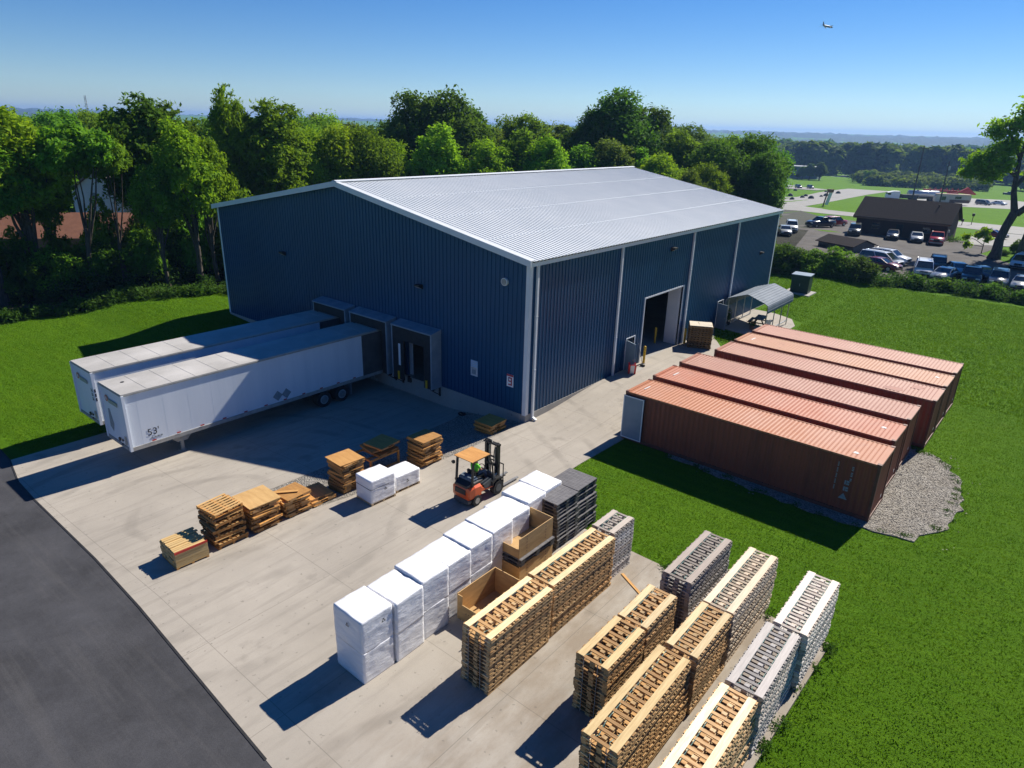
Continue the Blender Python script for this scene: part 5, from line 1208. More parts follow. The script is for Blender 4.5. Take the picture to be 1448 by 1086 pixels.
for a, b, where in REG:
    grp = TREES[a:b]; seen = {}
    for t in sorted(grp, key=cam_az, reverse=True): seen.setdefault((t[4], t[5]), []).append(t)
    for (k, c), L in seen.items():
        for i, t in enumerate(L):
            lab = f"{TN[c]} {KN[k]} tree {where}" if len(L) == 1 else f"{TN[c]} {KN[k]} tree {where}, {ORD[i]} from left"
            nm = "woodland_shrub" if k == 'bush' else "woodland_tree"
            if k == 'bush': lab = lab.replace(" tree ", " undergrowth ").replace("shrub-like undergrowth", "shrub")
            plant_tree(t[0]-(2.6 if b == 16 else 0), *t[1:], nm, lab, "shrub" if k == 'bush' else "tree", "trees " + where)
for i, (x, y, h, r_, c) in enumerate(sorted([(-52, -13.5, 7.5, 2.8, 'g'), (-50.5, -8.8, 5.6, 2.6, 'dark'), (-49, -6.2, 4.6, 2.4, 'g'), (-48.5, -3.2, 4.4, 2.4, 'dark'), (-47, .6, 5.2, 2.4, 'g'), (-48, 3.4, 7.5, 2.8, 'dark'), (-46.5, 5.6, 8.0, 2.8, 'g'), (-45.5, 8.2, 8.5, 2.8, 'dark'), (-45, 11.0, 9, 3.0, 'g'), (-50, 8.5, 10, 3.2, 'dark'), (-51.5, 4.5, 9.5, 3.0, 'g')], key=lambda t: t[1])):
    plant_tree(x, y, h, r_, 'bush', c, "understory_shrub", f"{TN[c]} understory shrub in the shade behind the woodland edge trunks, {ORD[i]} from left", "shrub", "understory shrubs behind the woodland edge")
# low growth under and before the trees: nobody could count it
def scatter_line(pts, width, n, h, size, mat, name, seed, hp=1.0):
    r = np.random.default_rng(seed); segs = []; P = np.array(pts, float); L = np.linalg.norm(P[1:]-P[:-1], axis=1); cum = np.concatenate([[0], np.cumsum(L)])
    ncl = max(30, n//60); t = r.uniform(0, cum[-1], ncl); i = np.searchsorted(cum, t)-1; i = i.clip(0, len(L)-1); f = ((t-cum[i])/L[i])[:, None]
    c = P[i]*(1-f)+P[i+1]*f; tv = (P[i+1]-P[i])/L[i][:, None]; nv = np.stack([-tv[:, 1], tv[:, 0]], 1); c = c + nv*r.uniform(0, width, ncl)[:, None]
    hh = h*r.uniform(.35, 1.15, ncl)**hp; w = r.integers(0, ncl, n)
    xy = c[w] + r.normal(size=(n, 2))*.32*np.sqrt(hh[w])[:, None]; zz_ = np.array([g(a, b) for a, b in xy]); z = zz_ + hh[w]*r.uniform(.02, 1, n)**.8
    C = np.column_stack([xy, z]); Nn = r.normal(size=(n, 3))*.8+[0, -.2, .6]
    return stuff(link(name, quad_cloud(name, C, Nn, size*r.uniform(.6, 1.4, n), mat, 1.6)))
scatter_line([(-46, -26), (-43.5, -14), (-42.3, -9.5), (-41.2, -5), (-39.6, -1.5), (-38.4, 2), (-37.5, 6), (-35, 16), (-33.5, 30)], 2.2, 30000, .95, .09, M['weeds'], "edge_weeds", 5)
scatter_line([(-50, -24), (-46.5, -10), (-44, -3), (-42, 3), (-40, 10), (-37, 30), (-33, 42)], 12, 26000, 1.7, .16, M['under'], "woodland_undergrowth", 6)
scatter_line([(-33, 42), (-20, 52), (-10, 58)], 9, 12000, 2.0, .2, M['under'], "back_undergrowth", 7)
# hedge and rough growth along the far lawn
hb = [(-7.0, 56.2, 3.4, 2.6), (-4.4, 55.8, 3.6, 2.6), (-1.7, 55.9, 3.2, 2.5), (.8, 56.3, 3.3, 2.4), (3.0, 55.9, 2.9, 2.2), (-9.6, 57.0, 3.6, 2.6), (-12.2, 58.5, 3.8, 2.6)]
for i, t in enumerate(sorted(hb)):
    plant_tree(t[0], t[1], t[2], t[3], 'bush', 'g' if i % 3 else 'dark', "hedge_shrub", f"large green shrub in the hedge at the back of the lawn, {ORD[i]} from the left", "shrub", "shrubs of the hedge beyond the lawn")
scatter_line([(3.5, 55.0), (8, 56.4), (13, 57.2), (20, 57.2), (32, 57.0)], 3.4, 17000, 1.25, .10, M['weeds'], "rough_weeds", 8, 2.0)
scatter_line([(-14, 55.0), (-6, 53.6), (3, 53.9)], 1.6, 7000, .8, .10, M['weeds'], "hedge_foot_weeds", 9)
for i, (x, y, h, r_) in enumerate(((8.6, 58.2, 1.5, 1.1), (11.4, 58.6, 1.3, 1.0), (15.6, 58.8, 1.6, 1.2), (18.6, 58.4, 1.4, 1.2))):
    plant_tree(x, y, h, r_, 'bush', 'g', "wild_shrub", f"small wild shrub in the rough strip before the parked cars, {ORD[i]} from the left", "shrub", "wild shrubs before the parked cars")
# the big leaning tree by the parking lot
def limb_tree(name, label, base, limbs, leaf_n, leaf_pts, tint, trunk_pts, trunk_r):
    o = thing(name, label, "tree", base)
    t = MB(); t.tube(trunk_pts, trunk_r, 12)
    for pts, rad in limbs: t.tube(pts, rad, 8)
    t.build("trunk", M['bark'], o)
    r = np.random.default_rng(len(label)); L = np.array([p[:3] for p in leaf_pts], float); Rr = np.array([p[3] for p in leaf_pts]); w = Rr**2/np.sum(Rr**2)
    k = r.choice(len(L), leaf_n, p=w); nc = 30; cl = r.normal(size=(len(L), nc, 3)); cl /= np.linalg.norm(cl, axis=2, keepdims=True)
    d = cl[k, r.integers(0, nc, leaf_n)]*.9+r.normal(size=(leaf_n, 3))*.28; C = L[k]+d*(Rr[k]*r.uniform(.3, 1.15, leaf_n)**.6)[:, None]*[1, 1, .72]; C[:, 2] -= .12*np.abs(r.normal(size=leaf_n))
    q = link("crown", quad_cloud("crown", C, r.normal(size=C.shape)+[0, 0, .7], .22*r.uniform(.6, 1.3, leaf_n), M['leaf'], 1.5), o); q.color = rgba(TINT[tint])
    return o
limb_tree("leaning_tree", "tall leaning tree with a curved dark trunk beside the parking lot", (12.9, 88.4, g(12.9, 88.4)),
    [([(1.0, 0, 6.0), (.2, 0, 9), (-.2, .3, 13), (.2, .3, 18)], [.46, .34, .25, .1]), ([(1.2, 0, 6.2), (2.4, -.2, 7.6), (3.8, -.3, 10), (4.8, -.3, 14), (5.2, 0, 18)], [.45, .36, .28, .2, .08]), ([(-.1, .2, 11), (-2.2, .2, 12.6), (-4.4, .3, 13.0)], [.25, .16, .05]), ([(0, .2, 9.5), (1.5, 1, 12), (2.5, 1, 16), (2.4, 1.2, 20)], [.34, .26, .18, .06]), ([(.0, .2, 13), (-1.8, .4, 16), (-2.6, .4, 18)], [.22, .14, .05])],
    25000, [(7.6, .6, 9.6, 2.2), (6.2, .8, 7.6, 1.5), (7.2, .4, 16.4, 2.6), (3.4, .8, 14.0, 1.9), (-4.4, .2, 13.0, 1.7), (-5.4, .1, 11.2, 1.1), (-3.2, .6, 11.6, 1.6), (-2.8, .4, 17.0, 1.7), (-1.8, 1, 14.6, 1.8), (-.3, .4, 18.6, 2.2), (1.2, 1, 21.4, 1.9), (2.6, 1.2, 19.2, 2.3), (4.6, .2, 17.4, 2.4), (5.6, .2, 14.0, 2.2), (2.4, 1.4, 16.0, 1.8), (3.2, -.8, 22.3, 1.6), (-2.0, -.4, 12.4, 1.4), (5.6, 1, 20.2, 2.2), (6.8, 0, 11.8, 1.8), (4.4, .5, 12.4, 1.3)],
    'bright', [(0, 0, -.3), (.15, 0, 1.0), (.1, 0, 2.6), (.4, 0, 4.4), (.9, 0, 6.3)], [.95, .66, .55, .52, .54])
limb_tree("roadside_tree", "second dark-trunked tree at the photo's right edge behind the leaning one", (15.4, 96.0, g(15.4, 96)),
    [([(.6, 0, 6), (.2, 0, 10), (.4, 0, 14)], [.4, .25, .08]), ([(.6, 0, 6), (2, 0, 9), (3.0, .3, 13)], [.4, .28, .08])], 5000,
    [(.2, .2, 14, 2.2), (2.8, .2, 13, 2.4), (1.6, .4, 16.5, 2.2), (4.6, .3, 11, 1.8), (-.8, .2, 11.4, 1.4)], 'g', [(0, 0, -.3), (.1, 0, 2), (.3, 0, 4), (.6, 0, 6)], [.65, .5, .45, .42])
limb_tree("sapling", "thin young tree with sprawling branches left of the leaning trunk", (11.0, 92.5, g(11, 92.5)),
    [([(0, 0, 1.2), (-1.2, 0, 1.9), (-2.4, 0, 2.2)], [.05, .04, .02]), ([(0, 0, 1.0), (-1.6, 0, 1.1), (-2.2, 0, 1.0)], [.04, .03, .02])], 420,
    [(-.2, 0, 3.2, .7), (-2.3, 0, 2.2, .5), (-1.9, 0, 1.1, .5), (.3, 0, 2.2, .6), (-.9, 0, 2.6, .5)], 'bright', [(0, 0, -.1), (0, 0, 1.5), (-.1, 0, 3.4)], [.07, .05, .02])
plant_tree(14.6, 97.6, 2.0, .9, 'bush', 'dark', "round_shrub", "small dark round shrub between the two trees by the road", "shrub", None)
plant_tree(13.6, 93.0, .9, .8, 'bush', 'dark', "round_shrub", "low dark shrub at the foot of the second roadside tree", "shrub", None)

# grass blades over the lawn that shows nearest, one mass
def blades(name, n, box, seed, keep, sc=1):
    r = np.random.default_rng(seed); x = r.uniform(box[0], box[1], n); y = r.uniform(box[2], box[3], n)
    k = np.array([keep(a, b) for a, b in zip(x, y)]); x, y = x[k], y[k]; n = len(x); z = np.array([g(a, b) for a, b in zip(x, y)])
    a = r.uniform(0, 6.283, n); h = r.uniform(.03, .085, n)*sc; w = r.uniform(.012, .026, n)*sc; lean = r.normal(size=(n, 2))*.05*sc
    V = np.empty((n, 3, 3)); V[:, 0] = np.column_stack([x-np.cos(a)*w, y-np.sin(a)*w, z-.01]); V[:, 1] = np.column_stack([x+np.cos(a)*w, y+np.sin(a)*w, z-.01]); V[:, 2] = np.column_stack([x+lean[:, 0], y+lean[:, 1], z+h])
    return stuff(link(name, raw_mesh(name, V.reshape(-1, 3), np.arange(3*n).reshape(n, 3), M['blade'])))
def inpoly(x, y, P):
    c = False; j = len(P)-1
    for i in range(len(P)):
        if (P[i][1] > y) != (P[j][1] > y) and x < (P[j][0]-P[i][0])*(y-P[i][1])/(P[j][1]-P[i][1])+P[i][0]: c = not c
        j = i
    return c
blades("lawn_grass", 260000, (4.4, 34, -21.5, 24), 3, lambda x, y: not inpoly(x, y, yard) and not inpoly(x, y, pad) and y > -21.0-.045*(x-8) and (y < 12 or x > 17 or x < 6) and y < 21.5 and not (y > 2 and y < 21 and x > 5.2 and x < 17.6))
blades("side_lawn_grass", 150000, (-44, -16.8, -20, 6), 4, lambda x, y: not inpoly(x, y, yard) and x > -43.5-(.2*y) - 12 and y > -19.9 and x < -17.3 and y > -19.2+.03*x-.35+1.0 and not (x > -31.3 and y > -.1))
blades("back_lawn_grass", 150000, (-5, 34, 21, 55.5), 5, lambda x, y: (y > 21.5 or x > 18) and not (x < .6 and y < 36.6) and not (x < 4.6 and 24.6 < y < 33.4) and not (-.6 < x < 2.2 and 42.3 < y < 45) and not (x < 18 and y < 21.5), 1.7)
scatter_line([(18.12, -21), (18.16, -13), (18.32, -7.0), (14, -6.72), (11.2, -6.6)], .22, 2600, .16, .035, M['weeds'], "slab_edge_weeds", 12)
scatter_line([tuple(q) for q in pad], .35, 5200, .12, .03, M['weeds'], "pad_edge_grass", 13)
def stones(name, n, P, seed):
    r = np.random.default_rng(seed); x0, x1, y0, y1 = min(q[0] for q in P), max(q[0] for q in P), min(q[1] for q in P), max(q[1] for q in P)
    x, y = r.uniform(x0-.2, x1+.25, n), r.uniform(y0-.2, y1+.2, n); k = np.array([inpoly(a, b, P) or r.uniform() < .012 for a, b in zip(x, y)]); x, y = x[k], y[k]; n = len(x)
    z = np.array([g(a, b) for a, b in zip(x, y)])+.05; s = r.uniform(.02, .05, n)
    D = np.array([(1,0,0), (0,1,0), (-1,0,0), (0,-1,0), (0,0,.8)]); V = np.stack([x, y, z], 1)[:, None, :]+D[None]*s[:, None, None]*r.uniform(.6, 1.3, (n, 5, 1)); o = np.arange(n)[:, None]*5
    F = np.concatenate([np.stack([o[:, 0]+a, o[:, 0]+b, o[:, 0]+4], 1) for a, b in ((0,1), (1,2), (2,3), (3,0))])
    stuff(link(name, raw_mesh(name, V.reshape(-1, 3), F, M['gravel'])))
stones("gravel_stones", 26000, pad, 5)
# ------------------------------------------------------------------ cars (front towards -y)
def car_proto(kind):
    root = thing("parked_car", "", "car"); 
    L, Wd, H, hood, belt, cab0, cab1, rf0, rf1 = {'sedan': (4.7, 1.82, 1.45, .96, 1.0, -1.15, 1.75, -.25, 1.05), 'suv': (4.8, 1.92, 1.76, 1.10, 1.14, -1.15, 2.35, -.35, 2.1),
        'van': (5.1, 1.98, 1.80, 1.06, 1.12, -1.75, 2.5, -.75, 2.25), 'pickup': (5.6, 2.0, 1.85, 1.16, 1.18, -1.15, .85, -.35, .65)}[kind]
    hw = Wd/2
    def sec(y, w, z0, z1): return [(-w+.12, y, z0), (w-.12, y, z0), (w, y, z0+.14), (w, y, z1-.16), (w-.10, y, z1), (-w+.10, y, z1), (-w, y, z1-.16), (-w, y, z0+.14)]
    m = MB(); m.loft([sec(-L/2, hw*.86, .38, .72), sec(-L/2+.18, hw*.95, .26, hood-.12), sec(-L/2+.9, hw, .24, hood), sec(cab0, hw, .24, belt), sec(cab1, hw, .24, belt+.02), sec(L/2-.2, hw*.96, .28, belt), sec(L/2, hw*.88, .40, belt-.18)], True)
    m.build("body", M['paint'], root)
    def q(y, w, z): return [(-w, y, z), (w, y, z)]
    b0, b1 = hw-.07, hw-.22
    gl = MB(); gl.add([(-b0, cab0, belt-.02), (b0, cab0, belt-.02), (b0, cab1, belt), (-b0, cab1, belt), (-b1, rf0, H-.05), (b1, rf0, H-.05), (b1, rf1, H-.05), (-b1, rf1, H-.05)], [(0,1,5,4), (1,2,6,5), (2,3,7,6), (3,0,4,7), (4,5,6,7)])
    gl.build("windows", M['glass'], root)
    m = MB(); m.loft([[(-b1-.02, y, H-.055), (b1+.02, y, H-.055), (b1-.06, y, H+dz), (-b1+.06, y, H+dz)] for y, dz in ((rf0-.04, -.03), ((rf0+rf1)/2, .0), (rf1+.04, -.03))])
    for s in (-1, 1):
        for ya, yb in ((cab0, rf0), (cab1, rf1), ((cab0+cab1)/2-.05, (rf0+rf1)/2-.02)): m.bar((s*(b0+.0), ya, belt-.02), (s*(b1+.012), yb, H-.04), .07, .07)
    m.build("roof", M['paint'], root)
    for s in (-1, 1):
        for y in (-L/2+.95, L/2-1.0):
            t = MB(); t.cyl((s*(hw-.21), y, .34), .34, s*.22, 18, 'x'); o = t.build("wheel", M['rubber'], root)
            t = MB(); t.cyl((s*(hw+.005), y, .34), .21, s*.012, 14, 'x'); t.build("rim", M['rim'], o)
        t = MB(); t.obb((s*hw*.62, -L/2+.06, hood-.27), (.42, .16, .14)); t.build("headlight", M['lamp'], root)
        t = MB(); t.obb((s*hw*.74, L/2-.04, belt-.24), (.28, .12, .2)); t.build("tail_light", M['redlamp'], root)
    t = MB(); t.box(-hw*.84, hw*.84, -L/2-.06, -L/2+.1, .34, .52); t.box(-hw*.84, hw*.84, L/2-.1, L/2+.06, .36, .54); t.build("bumpers", M['carblack'] if kind != 'pickup' else M['rail'], root)
    t = MB(); t.box(-hw*.45, hw*.45, -L/2+.0, -L/2+.04, .55, hood-.22); t.build("grille", M['carblack'], root)
    if kind == 'pickup': t = MB(); t.box(-hw+.12, hw-.12, cab1+.12, L/2-.1, belt-.03, belt+.035); t.build("cargo_bed", M['carblack'], root)
    if kind in ('suv', 'van'):
        t = MB(); [t.bar((s*b1*.85, rf0+.2, H+.04), (s*b1*.85, rf1-.2, H+.04), .04) for s in (-1, 1)]; t.build("roof_rails", M['carblack'], root)
    return root
CARP = {k: car_proto(k) for k in ('sedan', 'suv', 'van', 'pickup')}; used = set()
CC = {'white': (.72, .73, .75), 'silver': (.42, .44, .46), 'grey': (.16, .17, .18), 'black': (.018, .019, .021), 'red': (.42, .02, .025), 'darkred': (.17, .015, .02), 'blue': (.03, .05, .12), 'green': (.035, .045, .035), 'navy': (.02, .03, .06)}
def park(kind, x, y, deg, col, label, group, z=None):
    P = CARP[kind]; o = P if kind not in used else dup(P, (0,0,0)); used.add(kind)
    o.location = (x, y, (g(x, y) if z is None else z)+.045); o.rotation_euler = (0, 0, R(deg)); o['label'] = label; o['group'] = group
    for c in o.children: c.color = rgba(CC[col])
    return o
A, B_, C_ = "cars parked in the near lot behind the weeds", "cars parked at the brown building", "distant cars in the far car parks"
park('suv', 3.0, 72.6, 78, 'white', "white estate car, rearmost of three side-on cars by the hedge's end", A)
park('van', 2.6, 69.6, 76, 'white', "white minivan between a white estate car and a dark red sedan", A)
park('sedan', 3.2, 66.6, 77, 'darkred', "dark red sedan parked side-on, nearest the hedge's end", A)
park('van', 7.9, 66.8, 10, 'white', "white-roofed van, leftmost of the row facing the weeds", A)
park('suv', 8.6, 71.6, 8, 'black', "black off-roader behind the white-roofed van", A)
park('sedan', 10.3, 65.4, -8, 'silver', "silver sedan right of the white-roofed van", A)
park('sedan', 11.0, 70.4, 24, 'silver', "silver sedan with sunlit screen in the second line of the lot", A)
park('pickup', 12.9, 66.0, 6, 'black', "black pickup in the front line of the lot, largest there", A)
park('sedan', 13.6, 69.8, 30, 'navy', "dark blue sedan behind the black pickup", A)
park('suv', 15.5, 66.4, 3, 'grey', "dark grey off-roader right of the black pickup", A)
park('sedan', 17.7, 66.2, -2, 'silver', "pale silver car at the right end of the front line", A)
park('van', 16.5, 82.6, -6, 'white', "white minivan in shade beneath the leaning tree", A)
park('sedan', 20.0, 67.0, 4, 'blue', "dark blue car cut by the photo's right edge", A)
park('suv', -7.6, 97.4, 12, 'green', "dark green off-roader at the left end of the brown building", B_)
park('sedan', -1.9, 97.8, 10, 'black', "black sedan parked before the brown building's door", B_)
park('sedan', 1.5, 97.9, 12, 'silver', "silver sedan between the black sedan and red pickup", B_)
park('pickup', 4.3, 98.0, 8, 'red', "red pickup at the right corner of the brown building", B_)
park('pickup', -15.0, 104.0, -28, 'navy', "dark blue pickup standing beside a red off-roader", B_)
park('suv', -14.4, 110.6, 152, 'red', "bright red off-roader behind the dark blue pickup", B_)
park('suv', -16.2, 92.0, 20, 'white', "white off-roader just past the warehouse corner", B_)
park('sedan', -15.6, 87.0, 25, 'silver', "silver sedan by the hedge past the warehouse corner", B_)
park('sedan', 9.6, 119.0, 78, 'darkred', "dark red car emerging behind the brown building", B_)
for i, (k, x, y, d, c, l) in enumerate((('van', -117, 383, 60, 'white', "distant white van beside the flagpole lawn"), ('suv', -104, 332, 70, 'black', "distant black car, left of the row by the far verge"), ('sedan', -97, 329, 70, 'navy', "distant dark car in the middle of the far verge row"), ('suv', -91, 331, 40, 'blue', "distant blue off-roader in the far verge row"), ('suv', -86.5, 335, 40, 'blue', "distant blue off-roader, right end of the far verge row"),
    ('sedan', -121.8, 542, 70, 'black', "distant black car left of the far pale building's end"), ('van', -119, 566, 60, 'white', "distant white van on the far side road"), ('sedan', -112, 574, 80, 'navy', "distant navy car right of the white van"), ('suv', -101.8, 530, 60, 'black', "distant black car beside the far verge shrubs"), ('suv', -94.6, 528, 50, 'white', "distant white car beside the far verge shrubs"), ('sedan', -88.5, 531, 60, 'blue', "distant blue car, right end of the far shrubs"),
    ('sedan', -75.4, 582, 120, 'white', "distant white car driving on the road"), ('van', -7.3, 269.4, 60, 'grey', "grey van parked right of the cream camper"), ('sedan', -3.7, 281.7, 75, 'white', "white car on the machine yard's right side"), ('pickup', -11.5, 420, 75, 'green', "dark green truck on the far lawn edge"))):
    park(k, x, y, d, c, l, C_)
# ------------------------------------------------------------------ brown building
bz = g(-1, 101); ang = math.atan2(3.4, 13.8); LB, DB = 13.6, 9.0
bb = thing("brown_building", "low brown brick building with dark shingled gable roof by the parking lot", "building", (-8.6, 101.4, bz-.05), R(-1))
m = MB(); m.box(0, LB, 0, DB, -.4, 3.0)
for x in (0, LB-.25): m.prism([(0, 3.0), (DB, 3.0), (DB/2, 5.6)], x, x+.25, 'x')
m.build("brick_walls", M['brick'], bb)
m = MB(); s = 2.6/(DB/2); o_ = .6
for sg_ in (1, -1):
    P = lambda t, dz: (DB/2 - sg_*t, 5.68 - s*t + dz)
    m.prism([P(0, 0), P(DB/2+o_, 0), P(DB/2+o_, .14), P(0, .14)], -.5, LB+.5, 'x')
m.build("roof", M['shingle'], bb)
m = MB(); m.cyl((LB-2.4, DB*.36, 4.6), .09, .9, 10); m.build("roof_vent", M['carblack'], bb)
m = MB(); m.box(-.45, LB+.45, -.62, -.56, 2.55, 2.8); m.build("fascia", M['brown'], bb)
m = MB(); m.box(6.3, 7.3, -.05, .0, 0, 2.1); m.build("door", M['carblack'], bb)
for x in (2.6, 10.2):
    m = MB(); m.box(x, x+1.1, -.05, .0, 1.1, 2.0); o = m.build("window", M['glass'], bb); m = MB(); m.box(x-.06, x+1.16, -.07, -.051, 1.52, 1.58); m.box(x-.06, x+1.16, -.075, -.051, 1.02, 1.1); m.box(x-.06, x+1.16, -.075, -.051, 2.0, 2.06); m.build("window_frame", M['brown'], o)
m = MB(); m.box(LB, LB+.25, .6, .9, 1.5, 1.9); m.build("wall_lamp", M['lamp'], bb)
pl = thing("foundation_plants", "dry low plants against the brown building's right wall", "plants", (5.9, 103.2, bz)); C = nprng.normal(size=(300, 3))*[.8, 1.0, .22]+[0, 0, .3]; link("foliage", quad_cloud("foliage", C, C+[0, 0, .5], .10, M['weeds']), pl)
ds = thing("dark_shed", "low dark shed with a pitched roof behind the hedge beside the parked white cars", "shed", (-4.6, 80.9, g(-4, 81)-.05), R(-24))
m = MB(); m.box(-3, 3, -2.2, 2.2, 0, .9); m.prism([(-2.2, .9), (2.2, .9), (0, 1.6)], -3, 3, 'x'); m.build("walls", M['fgrey'], ds)
m = MB(); m.prism([(-2.6, .8), (0, 1.63), (2.6, .8), (2.6, .88), (0, 1.72), (-2.6, .88)], -3.3, 3.3, 'x'); m.build("roof", M['shingle'], ds)
# ------------------------------------------------------------------ poles, signs
def pole(x, y, h, lab, arm):
    z = g(x, y); o = thing("utility_pole", lab, "utility pole", (x, y, z-.05), 0, "utility poles in the machine yard")
    m = MB(); m.tube([(0, 0, -.4), (0, 0, h)], [.24, .15], 10); m.build("shaft", M['polewood'], o)
    if arm: m = MB(); m.bar((-1.3, .2, h-.7), (1.3, -.2, h-.7), .14, .18); m.build("crossarm", M['polewood'], o); m = MB(); [m.cyl((q, -q*.15, h-.6), .06, .25, 8) for q in (-1.2, -.5, .5, 1.2)]; m.build("insulators", M['steel'], o)
    else: m = MB(); m.cyl((.35, 0, h-2.6), .32, 1.1, 12); m.build("transformer_can", M['steel'], o); m = MB(); m.cyl((-.3, 0, h-1.4), .14, .5, 8); m.build("cutout", M['greymark'], o)
    return z
pole(-21.5, 221.4, 17.6, "tall utility pole with a crossarm above the brown roof", True)
pole(-14.1, 222.9, 13.6, "shorter utility pole with a transformer right of the crossarm pole", False)
o = thing("pylon_sign", "leaning white roadside sign with an orange-brown cap on the grass island", "sign", (-33.8, 173.2, g(-33.8, 173.2)), R(25)); 
m = MB(); m.bar((-.5, 0, 0), (.2, 0, 4.6), .3, .3); m.build("post", M['brown'], o); m = MB(); m.prism([(-.1, .5), (.7, .5), (1.35, 3.7), (.5, 3.7)], -.15, .15, 'y'); m.build("sign_face", M['white'], o); m = MB(); m.prism([(.1, 3.75), (1.5, 3.75), (1.6, 4.6), (-.2, 4.6)], -.3, .3, 'y'); m.build("cap", M['red_roof'], o)
o = thing("flagpole", "white flagpole with a small red flag on the far lawn", "flagpole", (-118.0, 395, g(-118, 395))); m = MB(); m.tube([(0,0,0), (0,0,12)], [.12, .07], 8); m.build("pole", M['white'], o); m = MB(); m.add([(0,0,11.8), (2.0,.3,11.6), (2.0,.2,10.3), (0,0,10.5)], [(0,1,2,3)]); m.build("flag", M['red'], o)
for x, y, lab in ((2.9, 150.8, "small dark post sign on the grass beside the road"), (1.6, 147.0, "low dark post box left of the roadside post sign")):
    o = thing("roadside_post", lab, "post", (x, y, g(x, y))); h = 2.0 if x > 2 else .9; m = MB(); m.box(-.06, .06, -.06, .06, 0, h); m.build("post", M['polewood'], o); m = MB(); m.box(-.25, .25, -.2, .2, h-.1, h+.45); m.build("box", M['carblack'], o)
rk = MB(); rk.tube([(0,0,-.2), (0,0,.25), (.05,.05,.62), (.05,.05,.78)], [.75, .72, .48, .12], 9); rme = rk.mesh("rock", M['rock'])
for i, (x, y) in enumerate(sorted([(-52, 176), (-49, 169), (-62, 215), (-58, 221), (-55, 232), (-72, 262), (-66, 262), (-64, 300), (-60, 268), (-72, 310), (-84, 305), (-90, 303), (-62, 245), (-59, 258)])):
    o = link("boulder", rme, None, (x, y, g(x, y)), (0, 0, i*1.1)); o.scale = [(1+.3*(i % 3))*.9]*3; tag(o, f"dark boulder lining the far grass verge, {ORD[i]} from the left", "boulder", "boulders along the far verges")
# ------------------------------------------------------------------ machine yard
def gz(x, y): return g(x, y)+.06
o = thing("box_truck", "white box truck with a flat deck behind the brown building", "truck", (-29.6, 246, gz(-29.6, 246)), R(-60))
m = MB(); m.loft([[(-1.2, y, z0), (1.2, y, z0), (1.2, y, z1), (-1.2, y, z1)] for y, z0, z1 in ((-4.6, .6, 1.6), (-4.4, .5, 2.7), (-2.6, .5, 3.2), (-.6, .5, 3.2))]); m.build("cab", M['white'], o)
m = MB(); m.box(-1.22, 1.22, -4.5, -3.5, 1.9, 2.6); m.build("windows", M['glass'], o); m = MB(); m.box(-1.25, 1.25, -.5, 6.0, .95, 1.2); m.box(-1.25, 1.25, -.5, -.3, 1.2, 2.4); m.build("flat_deck", M['carblack'], o); m = MB(); m.box(-1.0, 1.0, .5, 5.5, 1.21, 2.2); m.build("dark_load", M['rock'], o)
for s in (-1.05, 1.05):
    for y in (-3.6, 3.6, 4.8): m = MB(); m.cyl((s-.15, y, .5), .5, .3, 14, 'x'); m.build("wheel", M['rubber'], o)
o = thing("tank_trailer", "silver tank trailer on dark wheels in the machine yard", "trailer", (-24.4, 256, gz(-24, 256)), R(-56))
m = MB(); m.tube([(0, -5.2, 2.5), (0, -5, 2.5), (0, 5, 2.5), (0, 5.2, 2.5)], [.9, 1.25, 1.25, .9], 18); m.build("tank", M['silver'], o); m = MB(); m.box(-1.1, 1.1, -5, 5, 1.0, 1.35); m.build("chassis", M['carblack'], o); m = MB(); [m.box(-.3, .3, y-.3, y+.3, 3.7, 3.95) for y in (-2, 2)]; m.build("hatches", M['carblack'], o)
for s in (-1.0, 1.0):
    for y in (-3.8, 2.6, 3.9): m = MB(); m.cyl((s-.15, y, .52), .52, .3, 14, 'x'); m.build("wheel", M['rubber'], o)
o = thing("boom_lift", "red boom machine with a lowered lattice arm behind the camper", "boom lift", (-21.5, 290, gz(-21, 290)), R(-62))
m = MB(); m.box(-1.4, 1.4, -3.5, 3.5, .9, 1.9); m.box(-1.3, 1.3, 0, 3.2, 1.9, 3.0); m.build("chassis", M['redpaint'], o); m = MB(); m.bar((0, 2.6, 3.2), (0, -9, 3.4), .9, .8); m.bar((0, 2.6, 3.2), (0, 9.5, 2.6), .7, .7); m.build("boom", M['redpaint'], o)
m = MB(); 
for k in range(6): m.bar((.5, -8+2*k, 3.0), (.5, -7+2*k, 4.4), .18); m.bar((.5, -7+2*k, 4.4), (.5, -6+2*k, 3.0), .18)
m.build("lattice", M['redpaint'], o); m = MB(); m.prism([(3, 2.8), (10, 2.4), (6.5, 5.0)], -.4, .4, 'x'); m.build("folded_jib", M['redpaint'], o)
for s in (-1.25, 1.25):
    for y in (-2.5, 2.5): m = MB(); m.cyl((s-.2, y, .75), .75, .4, 14, 'x'); m.build("wheel", M['rubber'], o)
o = thing("camper_trailer", "cream camper trailer with a brown skirt behind the brown building", "camper", (-14.6, 250, gz(-14.6, 250)), R(-66))
m = MB(); m.loft([[(-1.25, y, z0), (1.25, y, z0), (1.25, y, z1), (-1.25, y, z1)] for y, z0, z1 in ((-5.4, 1.0, 2.5), (-4.8, .7, 3.3), (4.8, .7, 3.3), (5.3, 1.2, 3.1))]); m.build("body", M['cream'], o); m = MB(); m.box(-1.28, 1.28, -1.0, 5.0, .7, 1.7); m.build("brown_skirt", M['brown'], o); m = MB(); m.box(-1.3, 1.3, .5, 2.4, 2.0, 2.7); m.box(-1.3, 1.3, -3.8, -2.2, 1.4, 2.6); m.build("windows", M['glass'], o); m = MB(); m.box(-1.32, 1.32, -5.3, 5.2, 3.3, 3.42); m.build("roof", M['red_roof'], o)
